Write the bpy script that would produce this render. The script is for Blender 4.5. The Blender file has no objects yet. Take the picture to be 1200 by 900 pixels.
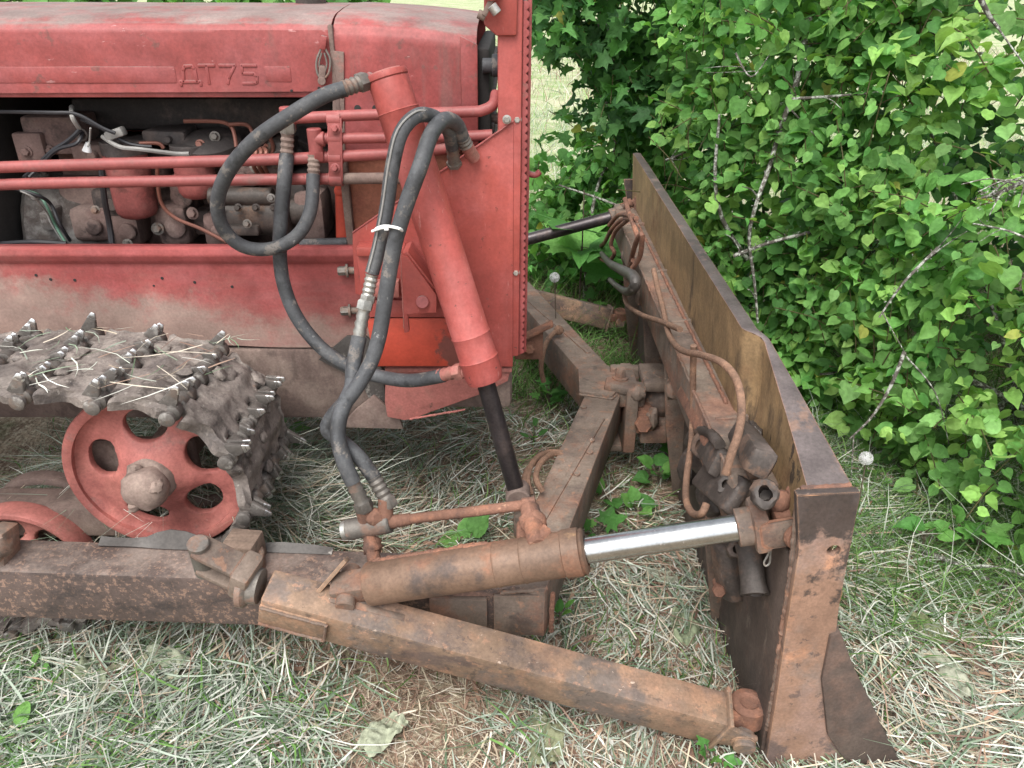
import bpy, bmesh, math, random
import numpy as np
from mathutils import Vector, Matrix, noise, Quaternion
from mathutils.geometry import delaunay_2d_cdt
R = math.radians
scn = bpy.context.scene
COL = scn.collection
rnd = random.Random(7)

# ---------------------------------------------------------------- camera, sky, sun, exposure
PITCH = 28.0
CAM_Z = 1.65
cam_d = bpy.data.cameras.new("camera")
cam = bpy.data.objects.new("camera", cam_d)
COL.objects.link(cam)
cam.location = (0, 0, CAM_Z)
cam.rotation_euler = (R(90 - PITCH), 0, 0)
cam_d.sensor_width = 36
cam_d.lens = 27
cam_d.clip_start = 0.05
cam_d.clip_end = 600
scn.camera = cam

SUN_EL, SUN_AZ = 58, 200          # a veiled sun high behind the photographer's left shoulder
world = bpy.data.worlds.new("World")
scn.world = world
world.use_nodes = True
wn = world.node_tree
wn.nodes.clear()
sky = wn.nodes.new("ShaderNodeTexSky")
sky.sky_type = 'NISHITA'
sky.sun_disc = False
sky.sun_elevation = R(SUN_EL)
sky.sun_rotation = R(SUN_AZ)
sky.dust_density = 3
hs = wn.nodes.new("ShaderNodeHueSaturation")
hs.inputs['Saturation'].default_value = 0.22      # overcast: the cloud deck greys the blue
bg = wn.nodes.new("ShaderNodeBackground")
bg.inputs['Strength'].default_value = 0.15
wo = wn.nodes.new("ShaderNodeOutputWorld")
wn.links.new(sky.outputs[0], hs.inputs['Color'])
wn.links.new(hs.outputs[0], bg.inputs['Color'])
wn.links.new(bg.outputs[0], wo.inputs['Surface'])
sun_d = bpy.data.lights.new("sun", 'SUN')
sun_d.energy = 1.5
sun_d.angle = R(38)
sun_d.color = (1.0, 0.96, 0.9)
sun = bpy.data.objects.new("sun", sun_d)
COL.objects.link(sun)
# Nishita's rotation runs clockwise from +Y
_dir = Vector((math.sin(R(SUN_AZ)) * math.cos(R(SUN_EL)), math.cos(R(SUN_AZ)) * math.cos(R(SUN_EL)), math.sin(R(SUN_EL))))
sun.rotation_euler = _dir.to_track_quat('Z', 'Y').to_euler()
vs = scn.view_settings
vs.view_transform = 'Standard'
vs.look = 'None'
vs.exposure = 1.0
vs.gamma = 1.0
vs.use_curve_mapping = False
scn.cycles.max_bounces = 6
scn.cycles.diffuse_bounces = 3
scn.cycles.use_denoising = True

# ---------------------------------------------------------------- helpers
_cp, _sp = math.cos(R(PITCH)), math.sin(R(PITCH))
def at(u, v, Y):
    """The place at depth Y (metres in front of the camera's foot) that was measured at pixel u, v of the survey photo."""
    a = (u - 600) / 900.0
    b = (450 - v) / 900.0
    fy, fz = _cp + b * _sp, -_sp + b * _cp
    k = Y / fy
    return Vector((a * k, Y, CAM_Z + fz * k))

def ns(p, s=1.0, seed=0.0):
    return noise.noise(Vector((p[0] * s + seed, p[1] * s - seed * .7, p[2] * s + seed * .3)))

class MB:
    """collects shapes; build() links them as ONE mesh object"""
    def __init__(self):
        self.v, self.f, self.m = [], [], []
        self.mi = 0
    def add(self, verts, faces):
        o = len(self.v)
        self.v.extend([Vector(p) for p in verts])
        for f in faces:
            self.f.append([i + o for i in f])
            self.m.append(self.mi)
        return self
    def bm_add(self, bm, mat=None):
        bm.verts.index_update()
        vs_ = [(mat @ v.co if mat else v.co.copy()) for v in bm.verts]
        self.add(vs_, [[v.index for v in f.verts] for f in bm.faces])
        bm.free()
        return self
    def box(self, x0, x1, y0, y1, z0, z1, bev=0.004, mat=None):
        bm = bmesh.new()
        bmesh.ops.create_cube(bm, size=1)
        for v in bm.verts:
            v.co = Vector(((x0 + x1) / 2 + v.co.x * (x1 - x0), (y0 + y1) / 2 + v.co.y * (y1 - y0), (z0 + z1) / 2 + v.co.z * (z1 - z0)))
        if bev:
            bmesh.ops.bevel(bm, geom=bm.edges[:], offset=bev, segments=2, affect='EDGES', profile=.5)
        return self.bm_add(bm, mat)
    def beam(self, p0, p1, w, h, up=(0, 0, 1), bev=0.006, ext=0.0, w1=None, h1=None):
        """a squared bar from p0 to p1; w across, h along up"""
        p0, p1 = Vector(p0), Vector(p1)
        d = (p1 - p0)
        L = d.length
        d.normalize()
        up = Vector(up)
        s = d.cross(up).normalized()
        u = s.cross(d).normalized()
        M = Matrix((d, s, u)).transposed().to_4x4()
        M.translation = p0
        bm = bmesh.new()
        bmesh.ops.create_cube(bm, size=1)
        for v in bm.verts:
            far = v.co.x > 0
            ww = (w1 if (far and w1) else w)
            hh = (h1 if (far and h1) else h)
            v.co = Vector((L + ext if far else -ext, v.co.y * ww, v.co.z * hh))
        if bev:
            bmesh.ops.bevel(bm, geom=bm.edges[:], offset=bev, segments=2, affect='EDGES', profile=.5)
        return self.bm_add(bm, M)
    def lathe(self, p0, axis, prof, seg=24, wob=0.0, ring=False):
        """prof: list of (distance along axis, radius)"""
        a = Vector(axis).normalized()
        t = Vector((0, 0, 1)) if abs(a.z) < .9 else Vector((1, 0, 0))
        s = a.cross(t).normalized()
        u = s.cross(a).normalized()
        p0 = Vector(p0)
        V, F = [], []
        for (l, r) in prof:
            for k in range(seg):
                q = 2 * math.pi * k / seg
                rr = r * (1 + (wob * ns((l * 30, math.cos(q) * 2, math.sin(q) * 2), 1, 3) if wob else 0))
                V.append(p0 + a * l + (s * math.cos(q) + u * math.sin(q)) * rr)
        n = len(prof)
        for i in range(n - 1):
            for k in range(seg):
                k2 = (k + 1) % seg
                F.append([i * seg + k, i * seg + k2, (i + 1) * seg + k2, (i + 1) * seg + k])
        if ring:
            for k in range(seg):
                k2 = (k + 1) % seg
                F.append([(n - 1) * seg + k, (n - 1) * seg + k2, k2, k])
        else:
            F.append([k for k in range(seg)][::-1])
            F.append([(n - 1) * seg + k for k in range(seg)])
        return self.add(V, F)
    def cyl(self, p0, p1, r, r1=None, seg=24, bev=None):
        p0, p1 = Vector(p0), Vector(p1)
        L = (p1 - p0).length
        r1 = r if r1 is None else r1
        b = min(r, r1, L / 2) * .12 if bev is None else bev
        return self.lathe(p0, p1 - p0, [(0, max(r - b, 1e-4)), (b, r), (L - b, r1), (L, max(r1 - b, 1e-4))], seg)
    def hexa(self, p0, axis, r, h):
        return self.lathe(p0, axis, [(0, r), (h * .8, r), (h, r * .82)], 6)
    def bolt(self, p0, axis, r, h):
        a = Vector(axis).normalized()
        self.lathe(p0, a, [(0, r * 1.45), (h * .22, r * 1.45), (h * .22 + .0005, r * 1.2)], 16)
        return self.hexa(Vector(p0) + a * h * .22, a, r, h * .8)
    def tube(self, pts, r, seg=10, smooth=True, sub=6, closed=False):
        pts = [Vector(p) for p in pts]
        P = spline(pts, sub, closed) if smooth else pts
        rr = r if callable(r) else (lambda t: r)
        n = len(P)
        V, F = [], []
        prev = None
        for i, p in enumerate(P):
            t = (P[(i + 1) % n] - P[i - 1]) if (closed or 0 < i < n - 1) else (P[1] - P[0] if i == 0 else P[-1] - P[-2])
            if t.length < 1e-9:
                t = Vector((1, 0, 0))
            t.normalize()
            if prev is None:
                s = t.cross(Vector((.31, .2, .93))).normalized()
            else:
                s = (prev - t * prev.dot(t)).normalized()
            prev = s
            u = t.cross(s)
            ra = rr(i / max(1, n - 1))
            for k in range(seg):
                q = 2 * math.pi * k / seg
                V.append(p + (s * math.cos(q) + u * math.sin(q)) * ra)
        for i in range(n if closed else n - 1):
            i2 = (i + 1) % n
            for k in range(seg):
                k2 = (k + 1) % seg
                F.append([i * seg + k, i * seg + k2, i2 * seg + k2, i2 * seg + k])
        if not closed:
            F.append(list(range(seg))[::-1])
            F.append([(n - 1) * seg + k for k in range(seg)])
        return self.add(V, F)
    def plate(self, poly, thick, axis='y', off=0.0, bev=0.003, holes=(), step=None, disp=None):
        """poly: 2-D outline; axis y: (x, z) extruded along +y from off; axis x: (y, z); axis z: (x, y).  step adds inner points so
        that disp(a, b) may dent the sheet."""
        def circ(c, r, n=16):
            return [(c[0] + r * math.cos(2 * math.pi * k / n), c[1] + r * math.sin(2 * math.pi * k / n)) for k in range(n)]
        loops = [list(poly)] + [circ(c, r) if not isinstance(r, (list, tuple)) else list(r) for (c, r) in holes]
        V2, E = [], []
        for L in loops:
            o = len(V2)
            V2 += [Vector(p) for p in L]
            E += [(o + i, o + (i + 1) % len(L)) for i in range(len(L))]
        if step:
            xs = [p[0] for p in poly]; ys = [p[1] for p in poly]
            x = min(xs) + step * .6
            while x < max(xs):
                y = min(ys) + step * .6
                while y < max(ys):
                    if inside((x, y), loops[0]) and not any(inside((x, y), h) for h in loops[1:]):
                        V2.append(Vector((x, y)))
                    y += step
                x += step
        ov, oe, of, _, _, _ = delaunay_2d_cdt(V2, E, [], 0, 1e-6)
        faces = []
        for f in of:
            c = sum((ov[i] for i in f), Vector((0, 0))) / len(f)
            if inside(c, loops[0]) and not any(inside(c, h) for h in loops[1:]):
                faces.append(list(f))
        bm = bmesh.new()
        dd = disp or (lambda a, b: 0.0)
        def put(p, t):
            a, b = p
            if axis == 'y':
                return Vector((a, off + t + dd(a, b), b))
            if axis == 'x':
                return Vector((off + t + dd(a, b), a, b))
            return Vector((a, b, off + t + dd(a, b)))
        A = [bm.verts.new(put(p, 0)) for p in ov]
        B = [bm.verts.new(put(p, thick)) for p in ov]
        cnt = {}
        for f in faces:
            bm.faces.new([A[i] for i in f])
            bm.faces.new([B[i] for i in reversed(f)])
            for i in range(len(f)):
                e = (f[i], f[(i + 1) % len(f)])
                cnt.setdefault(tuple(sorted(e)), []).append(e)
        for k, es in cnt.items():
            if len(es) == 1:
                a, b = es[0]
                bm.faces.new([A[b], A[a], B[a], B[b]])
        loose = [v for v in bm.verts if not v.link_faces]
        bmesh.ops.delete(bm, geom=loose, context='VERTS')
        bmesh.ops.recalc_face_normals(bm, faces=bm.faces[:])
        if bev:
            ed = [e for e in bm.edges if len(e.link_faces) == 2 and e.calc_face_angle(0) > R(50)]
            bmesh.ops.bevel(bm, geom=ed, offset=bev, segments=2, affect='EDGES', profile=.5)
        return self.bm_add(bm)
    def grid(self, fn, nu, nv):
        V = [fn(i / nu, j / nv) for i in range(nu + 1) for j in range(nv + 1)]
        F = [[i * (nv + 1) + j, (i + 1) * (nv + 1) + j, (i + 1) * (nv + 1) + j + 1, i * (nv + 1) + j + 1] for i in range(nu) for j in range(nv)]
        return self.add(V, F)
    def lump(self, c, r, seed=0, amp=.25, seg=14, sc=(1, 1, 1)):
        bm = bmesh.new()
        bmesh.ops.create_uvsphere(bm, u_segments=seg, v_segments=max(6, seg // 2 + 2), radius=1)
        for v in bm.verts:
            k = 1 + amp * ns(v.co, 1.6, seed) + amp * .5 * ns(v.co, 4.1, seed + 5)
            v.co = Vector((c[0] + v.co.x * r * k * sc[0], c[1] + v.co.y * r * k * sc[1], c[2] + v.co.z * r * k * sc[2]))
        return self.bm_add(bm)
    def weld(self, pts, r=.005, seed=0):
        P = []
        pts = [Vector(p) for p in pts]
        for a, b in zip(pts[:-1], pts[1:]):
            n = max(2, int((b - a).length / .006))
            P += [a.lerp(b, i / n) for i in range(n)]
        P.append(pts[-1])
        n = len(P)
        P = [p + Vector((ns(p, 60, seed), ns(p, 60, seed + 3), ns(p, 60, seed + 6))) * r * .5 for p in P]
        return self.tube(P, lambda t: r * (.8 + .45 * abs(math.sin(t * n * 1.3)) + .3 * noise.noise(Vector((t * 40, seed, 0)))), 7, smooth=False)
    def rough(self, amp, s=14, seed=0):
        for v in self.v:
            q = Vector((ns(v, s, seed), ns(v, s, seed + 11), ns(v, s, seed + 23)))
            v += q * amp
        return self
    def xf(self, M):
        self.v = [M @ v for v in self.v]
        return self
    def mirror_y(self, c=2.45):
        for v in self.v:
            v.y = 2 * c - v.y
        self.f = [f[::-1] for f in self.f]
        return self
    def build(self, name, mats, parent=None, angle=38, label=None, origin=None, flat=False):
        me = bpy.data.meshes.new(name)
        o_ = Vector(origin) if origin is not None else Vector((0, 0, 0))
        me.from_pydata([v - o_ for v in self.v], [], self.f)
        if not isinstance(mats, (list, tuple)):
            mats = [mats]
        for m in mats:
            me.materials.append(m)
        me.polygons.foreach_set('material_index', self.m)
        bm = bmesh.new()
        bm.from_mesh(me)
        bmesh.ops.recalc_face_normals(bm, faces=bm.faces[:])
        if not flat:
            lim = R(angle)
            for f in bm.faces:
                f.smooth = True
            for e in bm.edges:
                if len(e.link_faces) != 2 or e.calc_face_angle(0) > lim:
                    e.smooth = False
        bm.to_mesh(me)
        bm.free()
        ob = bpy.data.objects.new(name, me)
        COL.objects.link(ob)
        ob.location = o_
        if parent is not None:
            ob.parent = parent
            if parent.parent is not None and parent.type != 'EMPTY':
                pass
        if label:
            ob['label'] = label
        return ob

def inside(p, L):
    x, y = p[0], p[1]
    r = False
    j = len(L) - 1
    for i in range(len(L)):
        xi, yi = L[i][0], L[i][1]
        xj, yj = L[j][0], L[j][1]
        if (yi > y) != (yj > y) and x < (xj - xi) * (y - yi) / (yj - yi) + xi:
            r = not r
        j = i
    return r

def spline(pts, sub=6, closed=False):
    n = len(pts)
    if n < 3:
        return pts
    out = []
    g = (lambda i: pts[i % n]) if closed else (lambda i: pts[min(max(i, 0), n - 1)])
    for i in range(n if closed else n - 1):
        p0, p1, p2, p3 = g(i - 1), g(i), g(i + 1), g(i + 2)
        for k in range(sub):
            t = k / sub
            out.append(0.5 * ((2 * p1) + (p2 - p0) * t + (2 * p0 - 5 * p1 + 4 * p2 - p3) * t * t + (3 * p1 - p0 - 3 * p2 + p3) * t ** 3))
    if not closed:
        out.append(pts[-1].copy())
    return out

def empty(name, loc=(0, 0, 0)):
    o = bpy.data.objects.new(name, None)
    o.empty_display_size = .1
    COL.objects.link(o)
    o.location = loc
    return o

def tag(o, label=None, cat=None, group=None, kind=None):
    if label: o['label'] = label
    if cat: o['category'] = cat
    if group: o['group'] = group
    if kind: o['kind'] = kind
    return o

# ---------------------------------------------------------------- materials
def lin(r, g, b):
    f = lambda c: (c / 255 / 12.92) if c <= 10 else ((c / 255 + .055) / 1.055) ** 2.4
    return (f(r), f(g), f(b))

def mat(name, base, rough=.6, metal=0.0, layers=(), bump=.25, bump_scale=60, spec=.4, var=.12, sat=.66, grime=1.0):
    """a weathered surface.  layers: dict(color, scale, lo, hi, amt, stretch, detail, rough, metal, pos=(ax, ay, az, c)): noise, shifted by
    a place-dependent term, picks where the layer lies (dirt, rust, bare metal)"""
    m = bpy.data.materials.new(name)
    m.use_nodes = True
    nt = m.node_tree
    nt.nodes.clear()
    N, Lk = nt.nodes.new, nt.links.new
    out = N("ShaderNodeOutputMaterial")
    bs = N("ShaderNodeBsdfPrincipled")
    Lk(bs.outputs[0], out.inputs[0])
    tc = N("ShaderNodeNewGeometry")
    P = tc.outputs['Position']
    def noi(scale, detail=5, stretch=(1, 1, 1), rough_=.6, seed=0):
        mp = N("ShaderNodeMapping")
        mp.inputs['Scale'].default_value = stretch
        mp.inputs['Location'].default_value = (seed * 3.7, seed * 1.3, seed * 5.1)
        Lk(P, mp.inputs[0])
        t = N("ShaderNodeTexNoise")
        t.inputs['Scale'].default_value = scale
        t.inputs['Detail'].default_value = detail
        t.inputs['Roughness'].default_value = rough_
        Lk(mp.outputs[0], t.inputs['Vector'])
        return t.outputs['Fac']
    def mixc(fac, a, b):
        x = N("ShaderNodeMix")
        x.data_type = 'RGBA'
        Lk(fac, x.inputs[0])
        for s, k in ((a, 6), (b, 7)):
            if isinstance(s, tuple):
                x.inputs[k].default_value = (*s, 1)
            else:
                Lk(s, x.inputs[k])
        return x.outputs[2]
    def mixf(fac, a, b):
        x = N("ShaderNodeMix")
        x.data_type = 'FLOAT'
        Lk(fac, x.inputs[0])
        for s, k in ((a, 2), (b, 3)):
            if isinstance(s, (int, float)):
                x.inputs[k].default_value = s
            else:
                Lk(s, x.inputs[k])
        return x.outputs[0]
    def ramp(v, lo, hi, amt=1.0):
        r = N("ShaderNodeMapRange")
        r.interpolation_type = 'SMOOTHSTEP'
        r.inputs[1].default_value = lo
        r.inputs[2].default_value = hi
        r.inputs[3].default_value = 0
        r.inputs[4].default_value = amt
        Lk(v, r.inputs[0])
        return r.outputs[0]
    def ds(c):
        l = .3 * c[0] + .5 * c[1] + .2 * c[2]
        q = tuple(l + (x - l) * sat for x in c)
        return (q[0] * .985, q[1] * .99, q[2] * .95) if sat == .66 else ((q[0] * .985, q[1] * .985, q[2] * .95) if sat == .75 else q)
    base = ds(tuple(base))
    c = mixc(ramp(noi(3.1, 6, seed=1), .3, .7), tuple(x * (1 - var) for x in base), tuple(min(1, x * (1 + var)) for x in base))
    c = mixc(ramp(noi(42, 4, seed=2), .42, .75, .6), c, tuple(x * (1 - 1.6 * var) for x in base))
    ro, me_ = rough, metal
    for i, L in enumerate(layers):
        s = L.get('seed', i + 3)
        v = noi(L.get('scale', 8), L.get('detail', 8), L.get('stretch', (1, 1, 1)), L.get('nr', .68), s)
        if 'pos' in L:
            ax, ay, az, cc = L['pos']
            dp = N("ShaderNodeVectorMath")
            dp.operation = 'DOT_PRODUCT'
            Lk(P, dp.inputs[0])
            dp.inputs[1].default_value = (ax, ay, az)
            ad = N("ShaderNodeMath")
            ad.operation = 'ADD'
            Lk(dp.outputs['Value'], ad.inputs[0])
            ad.inputs[1].default_value = cc
            cl = N("ShaderNodeClamp")
            cl.inputs[1].default_value = L.get('pmin', -.5)
            cl.inputs[2].default_value = L.get('pmax', .5)
            Lk(ad.outputs[0], cl.inputs[0])
            a2 = N("ShaderNodeMath")
            a2.operation = 'ADD'
            Lk(v, a2.inputs[0])
            Lk(cl.outputs[0], a2.inputs[1])
            v = a2.outputs[0]
        if L.get('up'):
            sp = N("ShaderNodeSeparateXYZ")
            Lk(tc.outputs['Normal'], sp.inputs[0])
            a3 = N("ShaderNodeMath")
            a3.operation = 'MULTIPLY_ADD'
            Lk(sp.outputs[2], a3.inputs[0])
            a3.inputs[1].default_value = L['up']
            Lk(v, a3.inputs[2])
            v = a3.outputs[0]
        if L.get('edge'):
            bv = N("ShaderNodeBevel")
            bv.samples = 4
            bv.inputs[0].default_value = L['edge']
            dt = N("ShaderNodeVectorMath")
            dt.operation = 'DOT_PRODUCT'
            Lk(bv.outputs[0], dt.inputs[0])
            Lk(tc.outputs['Normal'], dt.inputs[1])
            sb = N("ShaderNodeMath")
            sb.operation = 'MULTIPLY_ADD'
            Lk(dt.outputs['Value'], sb.inputs[0])
            sb.inputs[1].default_value = -L.get('eamt', 2.0)
            sb.inputs[2].default_value = L.get('eamt', 2.0) - .0
            a4 = N("ShaderNodeMath")
            a4.operation = 'ADD'
            Lk(sb.outputs[0], a4.inputs[0])
            Lk(v, a4.inputs[1])
            v = a4.outputs[0]
        f = ramp(v, L.get('lo', .5), L.get('hi', .6), L.get('amt', 1.0))
        c = mixc(f, c, ds(tuple(L['color'])))
        if 'rough' in L:
            ro = mixf(f, ro, L['rough'])
        if 'metal' in L:
            me_ = mixf(f, me_, L['metal'])
    if grime:
        for (gs, a, b, st) in ((4, .78, 1.2, (1, 1, 1)), (19, .9, 1.1, (1, 1, 1)), (140, .86, 1.13, (1, 1, 1)), (9, .84, 1.16, (.6, 1.6, .5))):
            mr = N("ShaderNodeMapRange")
            mr.inputs[1].default_value, mr.inputs[2].default_value = .34, .66
            mr.inputs[3].default_value, mr.inputs[4].default_value = 1 - (1 - a) * grime, 1 + (b - 1) * grime
            mr.clamp = True
            Lk(noi(gs, 7 if gs < 100 else 3, st, .65, gs), mr.inputs[0])
            vm = N("ShaderNodeVectorMath")
            vm.operation = 'SCALE'
            Lk(c, vm.inputs[0])
            Lk(mr.outputs[0], vm.inputs['Scale'])
            c = vm.outputs[0]
    Lk(c, bs.inputs['Base Color'])
    for val, key in ((ro, 'Roughness'), (me_, 'Metallic')):
        if isinstance(val, (int, float)):
            bs.inputs[key].default_value = val
        else:
            Lk(val, bs.inputs[key])
    bs.inputs['Specular IOR Level'].default_value = spec
    if bump:
        b = N("ShaderNodeBump")
        b.inputs['Strength'].default_value = bump
        b.inputs['Distance'].default_value = .004
        h1 = noi(bump_scale, 8, seed=9, rough_=.72)
        Lk(h1, b.inputs['Height'])
        Lk(b.outputs[0], bs.inputs['Normal'])
    return m

def attr_mat(name, rough=.7, transl=0.0, spec=.3, tint=None, bump=0):
    """colour comes from the mesh's own per-leaf colour attribute"""
    m = bpy.data.materials.new(name)
    m.use_nodes = True
    nt = m.node_tree
    nt.nodes.clear()
    N, Lk = nt.nodes.new, nt.links.new
    out = N("ShaderNodeOutputMaterial")
    bs = N("ShaderNodeBsdfPrincipled")
    at_ = N("ShaderNodeAttribute")
    at_.attribute_name = "Col"
    Lk(at_.outputs['Color'], bs.inputs['Base Color'])
    bs.inputs['Roughness'].default_value = rough
    bs.inputs['Specular IOR Level'].default_value = spec
    if bump:
        ge = N("ShaderNodeNewGeometry")
        no_ = N("ShaderNodeTexNoise")
        no_.inputs['Scale'].default_value = 70
        no_.inputs['Detail'].default_value = 3
        Lk(ge.outputs['Position'], no_.inputs['Vector'])
        bu = N("ShaderNodeBump")
        bu.inputs['Strength'].default_value = bump
        bu.inputs['Distance'].default_value = .01
        Lk(no_.outputs['Fac'], bu.inputs['Height'])
        Lk(bu.outputs[0], bs.inputs['Normal'])
        mr = N("ShaderNodeMapRange")
        mr.inputs[1].default_value, mr.inputs[2].default_value, mr.inputs[3].default_value, mr.inputs[4].default_value = .35, .65, .82, 1.18
        Lk(no_.outputs['Fac'], mr.inputs[0])
        vm = N("ShaderNodeVectorMath")
        vm.operation = 'SCALE'
        Lk(at_.outputs['Color'], vm.inputs[0])
        Lk(mr.outputs[0], vm.inputs['Scale'])
        Lk(vm.outputs[0], bs.inputs['Base Color'])
    if transl:
        tr = N("ShaderNodeBsdfTranslucent")
        hv = N("ShaderNodeHueSaturation")
        hv.inputs['Saturation'].default_value = 1.15
        hv.inputs['Value'].default_value = 1.5
        hv.inputs['Hue'].default_value = .485
        Lk(at_.outputs['Color'], hv.inputs['Color'])
        Lk(hv.outputs[0], tr.inputs['Color'])
        mx = N("ShaderNodeMixShader")
        mx.inputs[0].default_value = transl
        Lk(bs.outputs[0], mx.inputs[1])
        Lk(tr.outputs[0], mx.inputs[2])
        Lk(mx.outputs[0], out.inputs[0])
    else:
        Lk(bs.outputs[0], out.inputs[0])
    return m

DUST = lin(150, 128, 120)
RUST = lin(150, 84, 52)
DARKRUST = lin(70, 50, 44)
M = {}
M['red'] = mat("faded_red_paint", lin(145, 62, 59), .5, 0, sat=.86, grime=.8, layers=[
    dict(color=lin(170, 92, 94), scale=5, lo=.42, hi=.75, amt=.55, rough=.7),
    dict(color=lin(112, 76, 70), scale=18, lo=.6, hi=.66, amt=.7, rough=.9), dict(color=lin(122, 84, 78), scale=7, lo=.55, hi=.75, amt=.7, stretch=(2.2, 1, .35), rough=.8, seed=51), dict(color=lin(188, 136, 134), scale=60, lo=.665, hi=.69, amt=.6, stretch=(.25, 1, 1), seed=52),
    dict(color=lin(128, 118, 112), scale=9, lo=.95, hi=1.3, amt=.85, up=.72, rough=.95, pmin=0),
    dict(color=DARKRUST, scale=70, lo=.71, hi=.75, amt=.85, rough=.9),
    dict(color=lin(110, 56, 48), scale=18, lo=.86, hi=1.0, edge=.006, eamt=1.6, amt=.7, rough=.9)], bump=.12)
M['red_bright'] = mat("newer_red_paint", lin(158, 66, 58), .5, 0, sat=.88, grime=.6, layers=[
    dict(color=lin(190, 104, 100), scale=4, lo=.45, hi=.75, amt=.6, rough=.7),
    dict(color=lin(132, 58, 52), scale=10, lo=.52, hi=.7, amt=.55, stretch=(1, 1, .15), rough=.7), dict(color=lin(190, 128, 122), scale=40, lo=.64, hi=.67, amt=.6, stretch=(1.6, 1, .2), seed=53), dict(color=lin(84, 60, 56), scale=44, lo=.655, hi=.67, amt=.8, rough=.9, seed=54),
    dict(color=lin(172, 72, 58), scale=3, lo=.5, hi=.7, amt=.6, seed=31),
    dict(color=lin(110, 84, 78), scale=30, lo=.66, hi=.74, amt=.8, rough=.9),
    dict(color=lin(120, 66, 56), scale=18, lo=.88, hi=1.02, edge=.006, eamt=1.6, amt=.7, rough=.9)], bump=.1)
M['orange'] = mat("orange_red_paint", lin(182, 66, 44), .5, 0, sat=.92, grime=.5, layers=[
    dict(color=lin(110, 66, 58), scale=6, lo=.5, hi=.56, amt=.9, pos=(2.6, 0, .2, .35), pmin=-.4, pmax=.18, rough=.9),
    dict(color=lin(170, 60, 44), scale=14, lo=.55, hi=.66, amt=.6)], bump=.12)
M['red_dirty'] = mat("worn_red_panel_paint", lin(150, 63, 60), .55, 0, sat=.84, grime=.7, layers=[
    dict(color=lin(190, 92, 94), scale=6, lo=.45, hi=.75, amt=.5, rough=.7),
    dict(color=lin(146, 126, 114), scale=5.5, lo=.47, hi=.68, amt=.92, pos=(-.30, 0, -1.9, 1.33), pmin=-.45, pmax=.4, rough=.95, detail=10, nr=.75),
    dict(color=lin(118, 96, 90), scale=9, lo=.6, hi=.76, amt=.8, pos=(-.25, 0, -1.6, 1.0), pmin=-.4, pmax=.2, rough=.95),
    dict(color=lin(150, 120, 108), scale=3, lo=.42, hi=.75, amt=.75, pos=(-.2, 0, -1.6, 1.25), pmin=-.3, pmax=.14, stretch=(.5, 1, 1.4), seed=55),
    dict(color=lin(146, 88, 84), scale=3, lo=.5, hi=.7, amt=.5, stretch=(.4, 1, 3), seed=21)], bump=.15)
M['red_pipe'] = mat("red_pipe_paint", lin(150, 72, 69), .5, 0, sat=.84, grime=.6, layers=[
    dict(color=lin(130, 92, 86), scale=14, lo=.52, hi=.68, amt=.7, rough=.9),
    dict(color=lin(110, 66, 52), scale=30, lo=.62, hi=.7, amt=.8, rough=.9)], bump=.1)
M['salmon'] = mat("faded_salmon_paint", lin(170, 94, 84), .6, 0, sat=.8, layers=[
    dict(color=lin(140, 100, 84), scale=7, lo=.5, hi=.66, amt=.7, rough=.9),
    dict(color=lin(96, 74, 64), scale=14, lo=.62, hi=.7, amt=.8, rough=.9)], bump=.15)
M['brownpanel'] = mat("ochre_radiator_paint", lin(158, 92, 66), .6, 0, sat=.85, layers=[
    dict(color=lin(140, 76, 60), scale=6, lo=.5, hi=.66, amt=.7, rough=.9),
    dict(color=lin(96, 70, 54), scale=14, lo=.64, hi=.7, amt=.8, rough=.9)], bump=.1)
M['rail'] = mat("muddy_steel_rail", lin(118, 92, 84), .9, 0, [
    dict(color=lin(146, 122, 110), scale=5, lo=.45, hi=.65, amt=.8, rough=.95),
    dict(color=lin(82, 64, 58), scale=12, lo=.55, hi=.7, amt=.7, stretch=(1, 1, .5)),
    dict(color=lin(166, 84, 72), scale=9, lo=.66, hi=.74, amt=.6)], bump=.3, bump_scale=40)
M['greasy'] = mat("greasy_grey_steel", lin(84, 78, 76), .5, .2, [
    dict(color=lin(160, 152, 146), scale=16, lo=.58, hi=.66, amt=.8, rough=.9),
    dict(color=lin(120, 84, 70), scale=7, lo=.6, hi=.7, amt=.7)], bump=.2)
M['frame'] = mat("brown_rusty_frame_steel", lin(120, 102, 90), .75, .1, sat=.75, layers=[
    dict(color=lin(146, 96, 72), scale=6, lo=.48, hi=.64, amt=.7, rough=.95),
    dict(color=lin(84, 70, 66), scale=4, lo=.5, hi=.66, amt=.75, rough=.7, seed=17),
    dict(color=lin(164, 112, 80), scale=34, lo=.57, hi=.63, amt=.5, rough=.95),
    dict(color=lin(72, 62, 58), scale=22, lo=.60, hi=.65, amt=.55, rough=.6, seed=33),
    dict(color=lin(186, 160, 142), scale=60, lo=.66, hi=.69, amt=.7, stretch=(.5, .25, 1), seed=35),
    dict(color=lin(146, 130, 114), scale=7, lo=.98, hi=1.25, amt=.75, up=.5, rough=.95),
    dict(color=lin(164, 104, 72), scale=16, lo=.8, hi=.95, edge=.008, eamt=1.6, amt=.7, rough=.9)], bump=.3, bump_scale=55)
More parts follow.
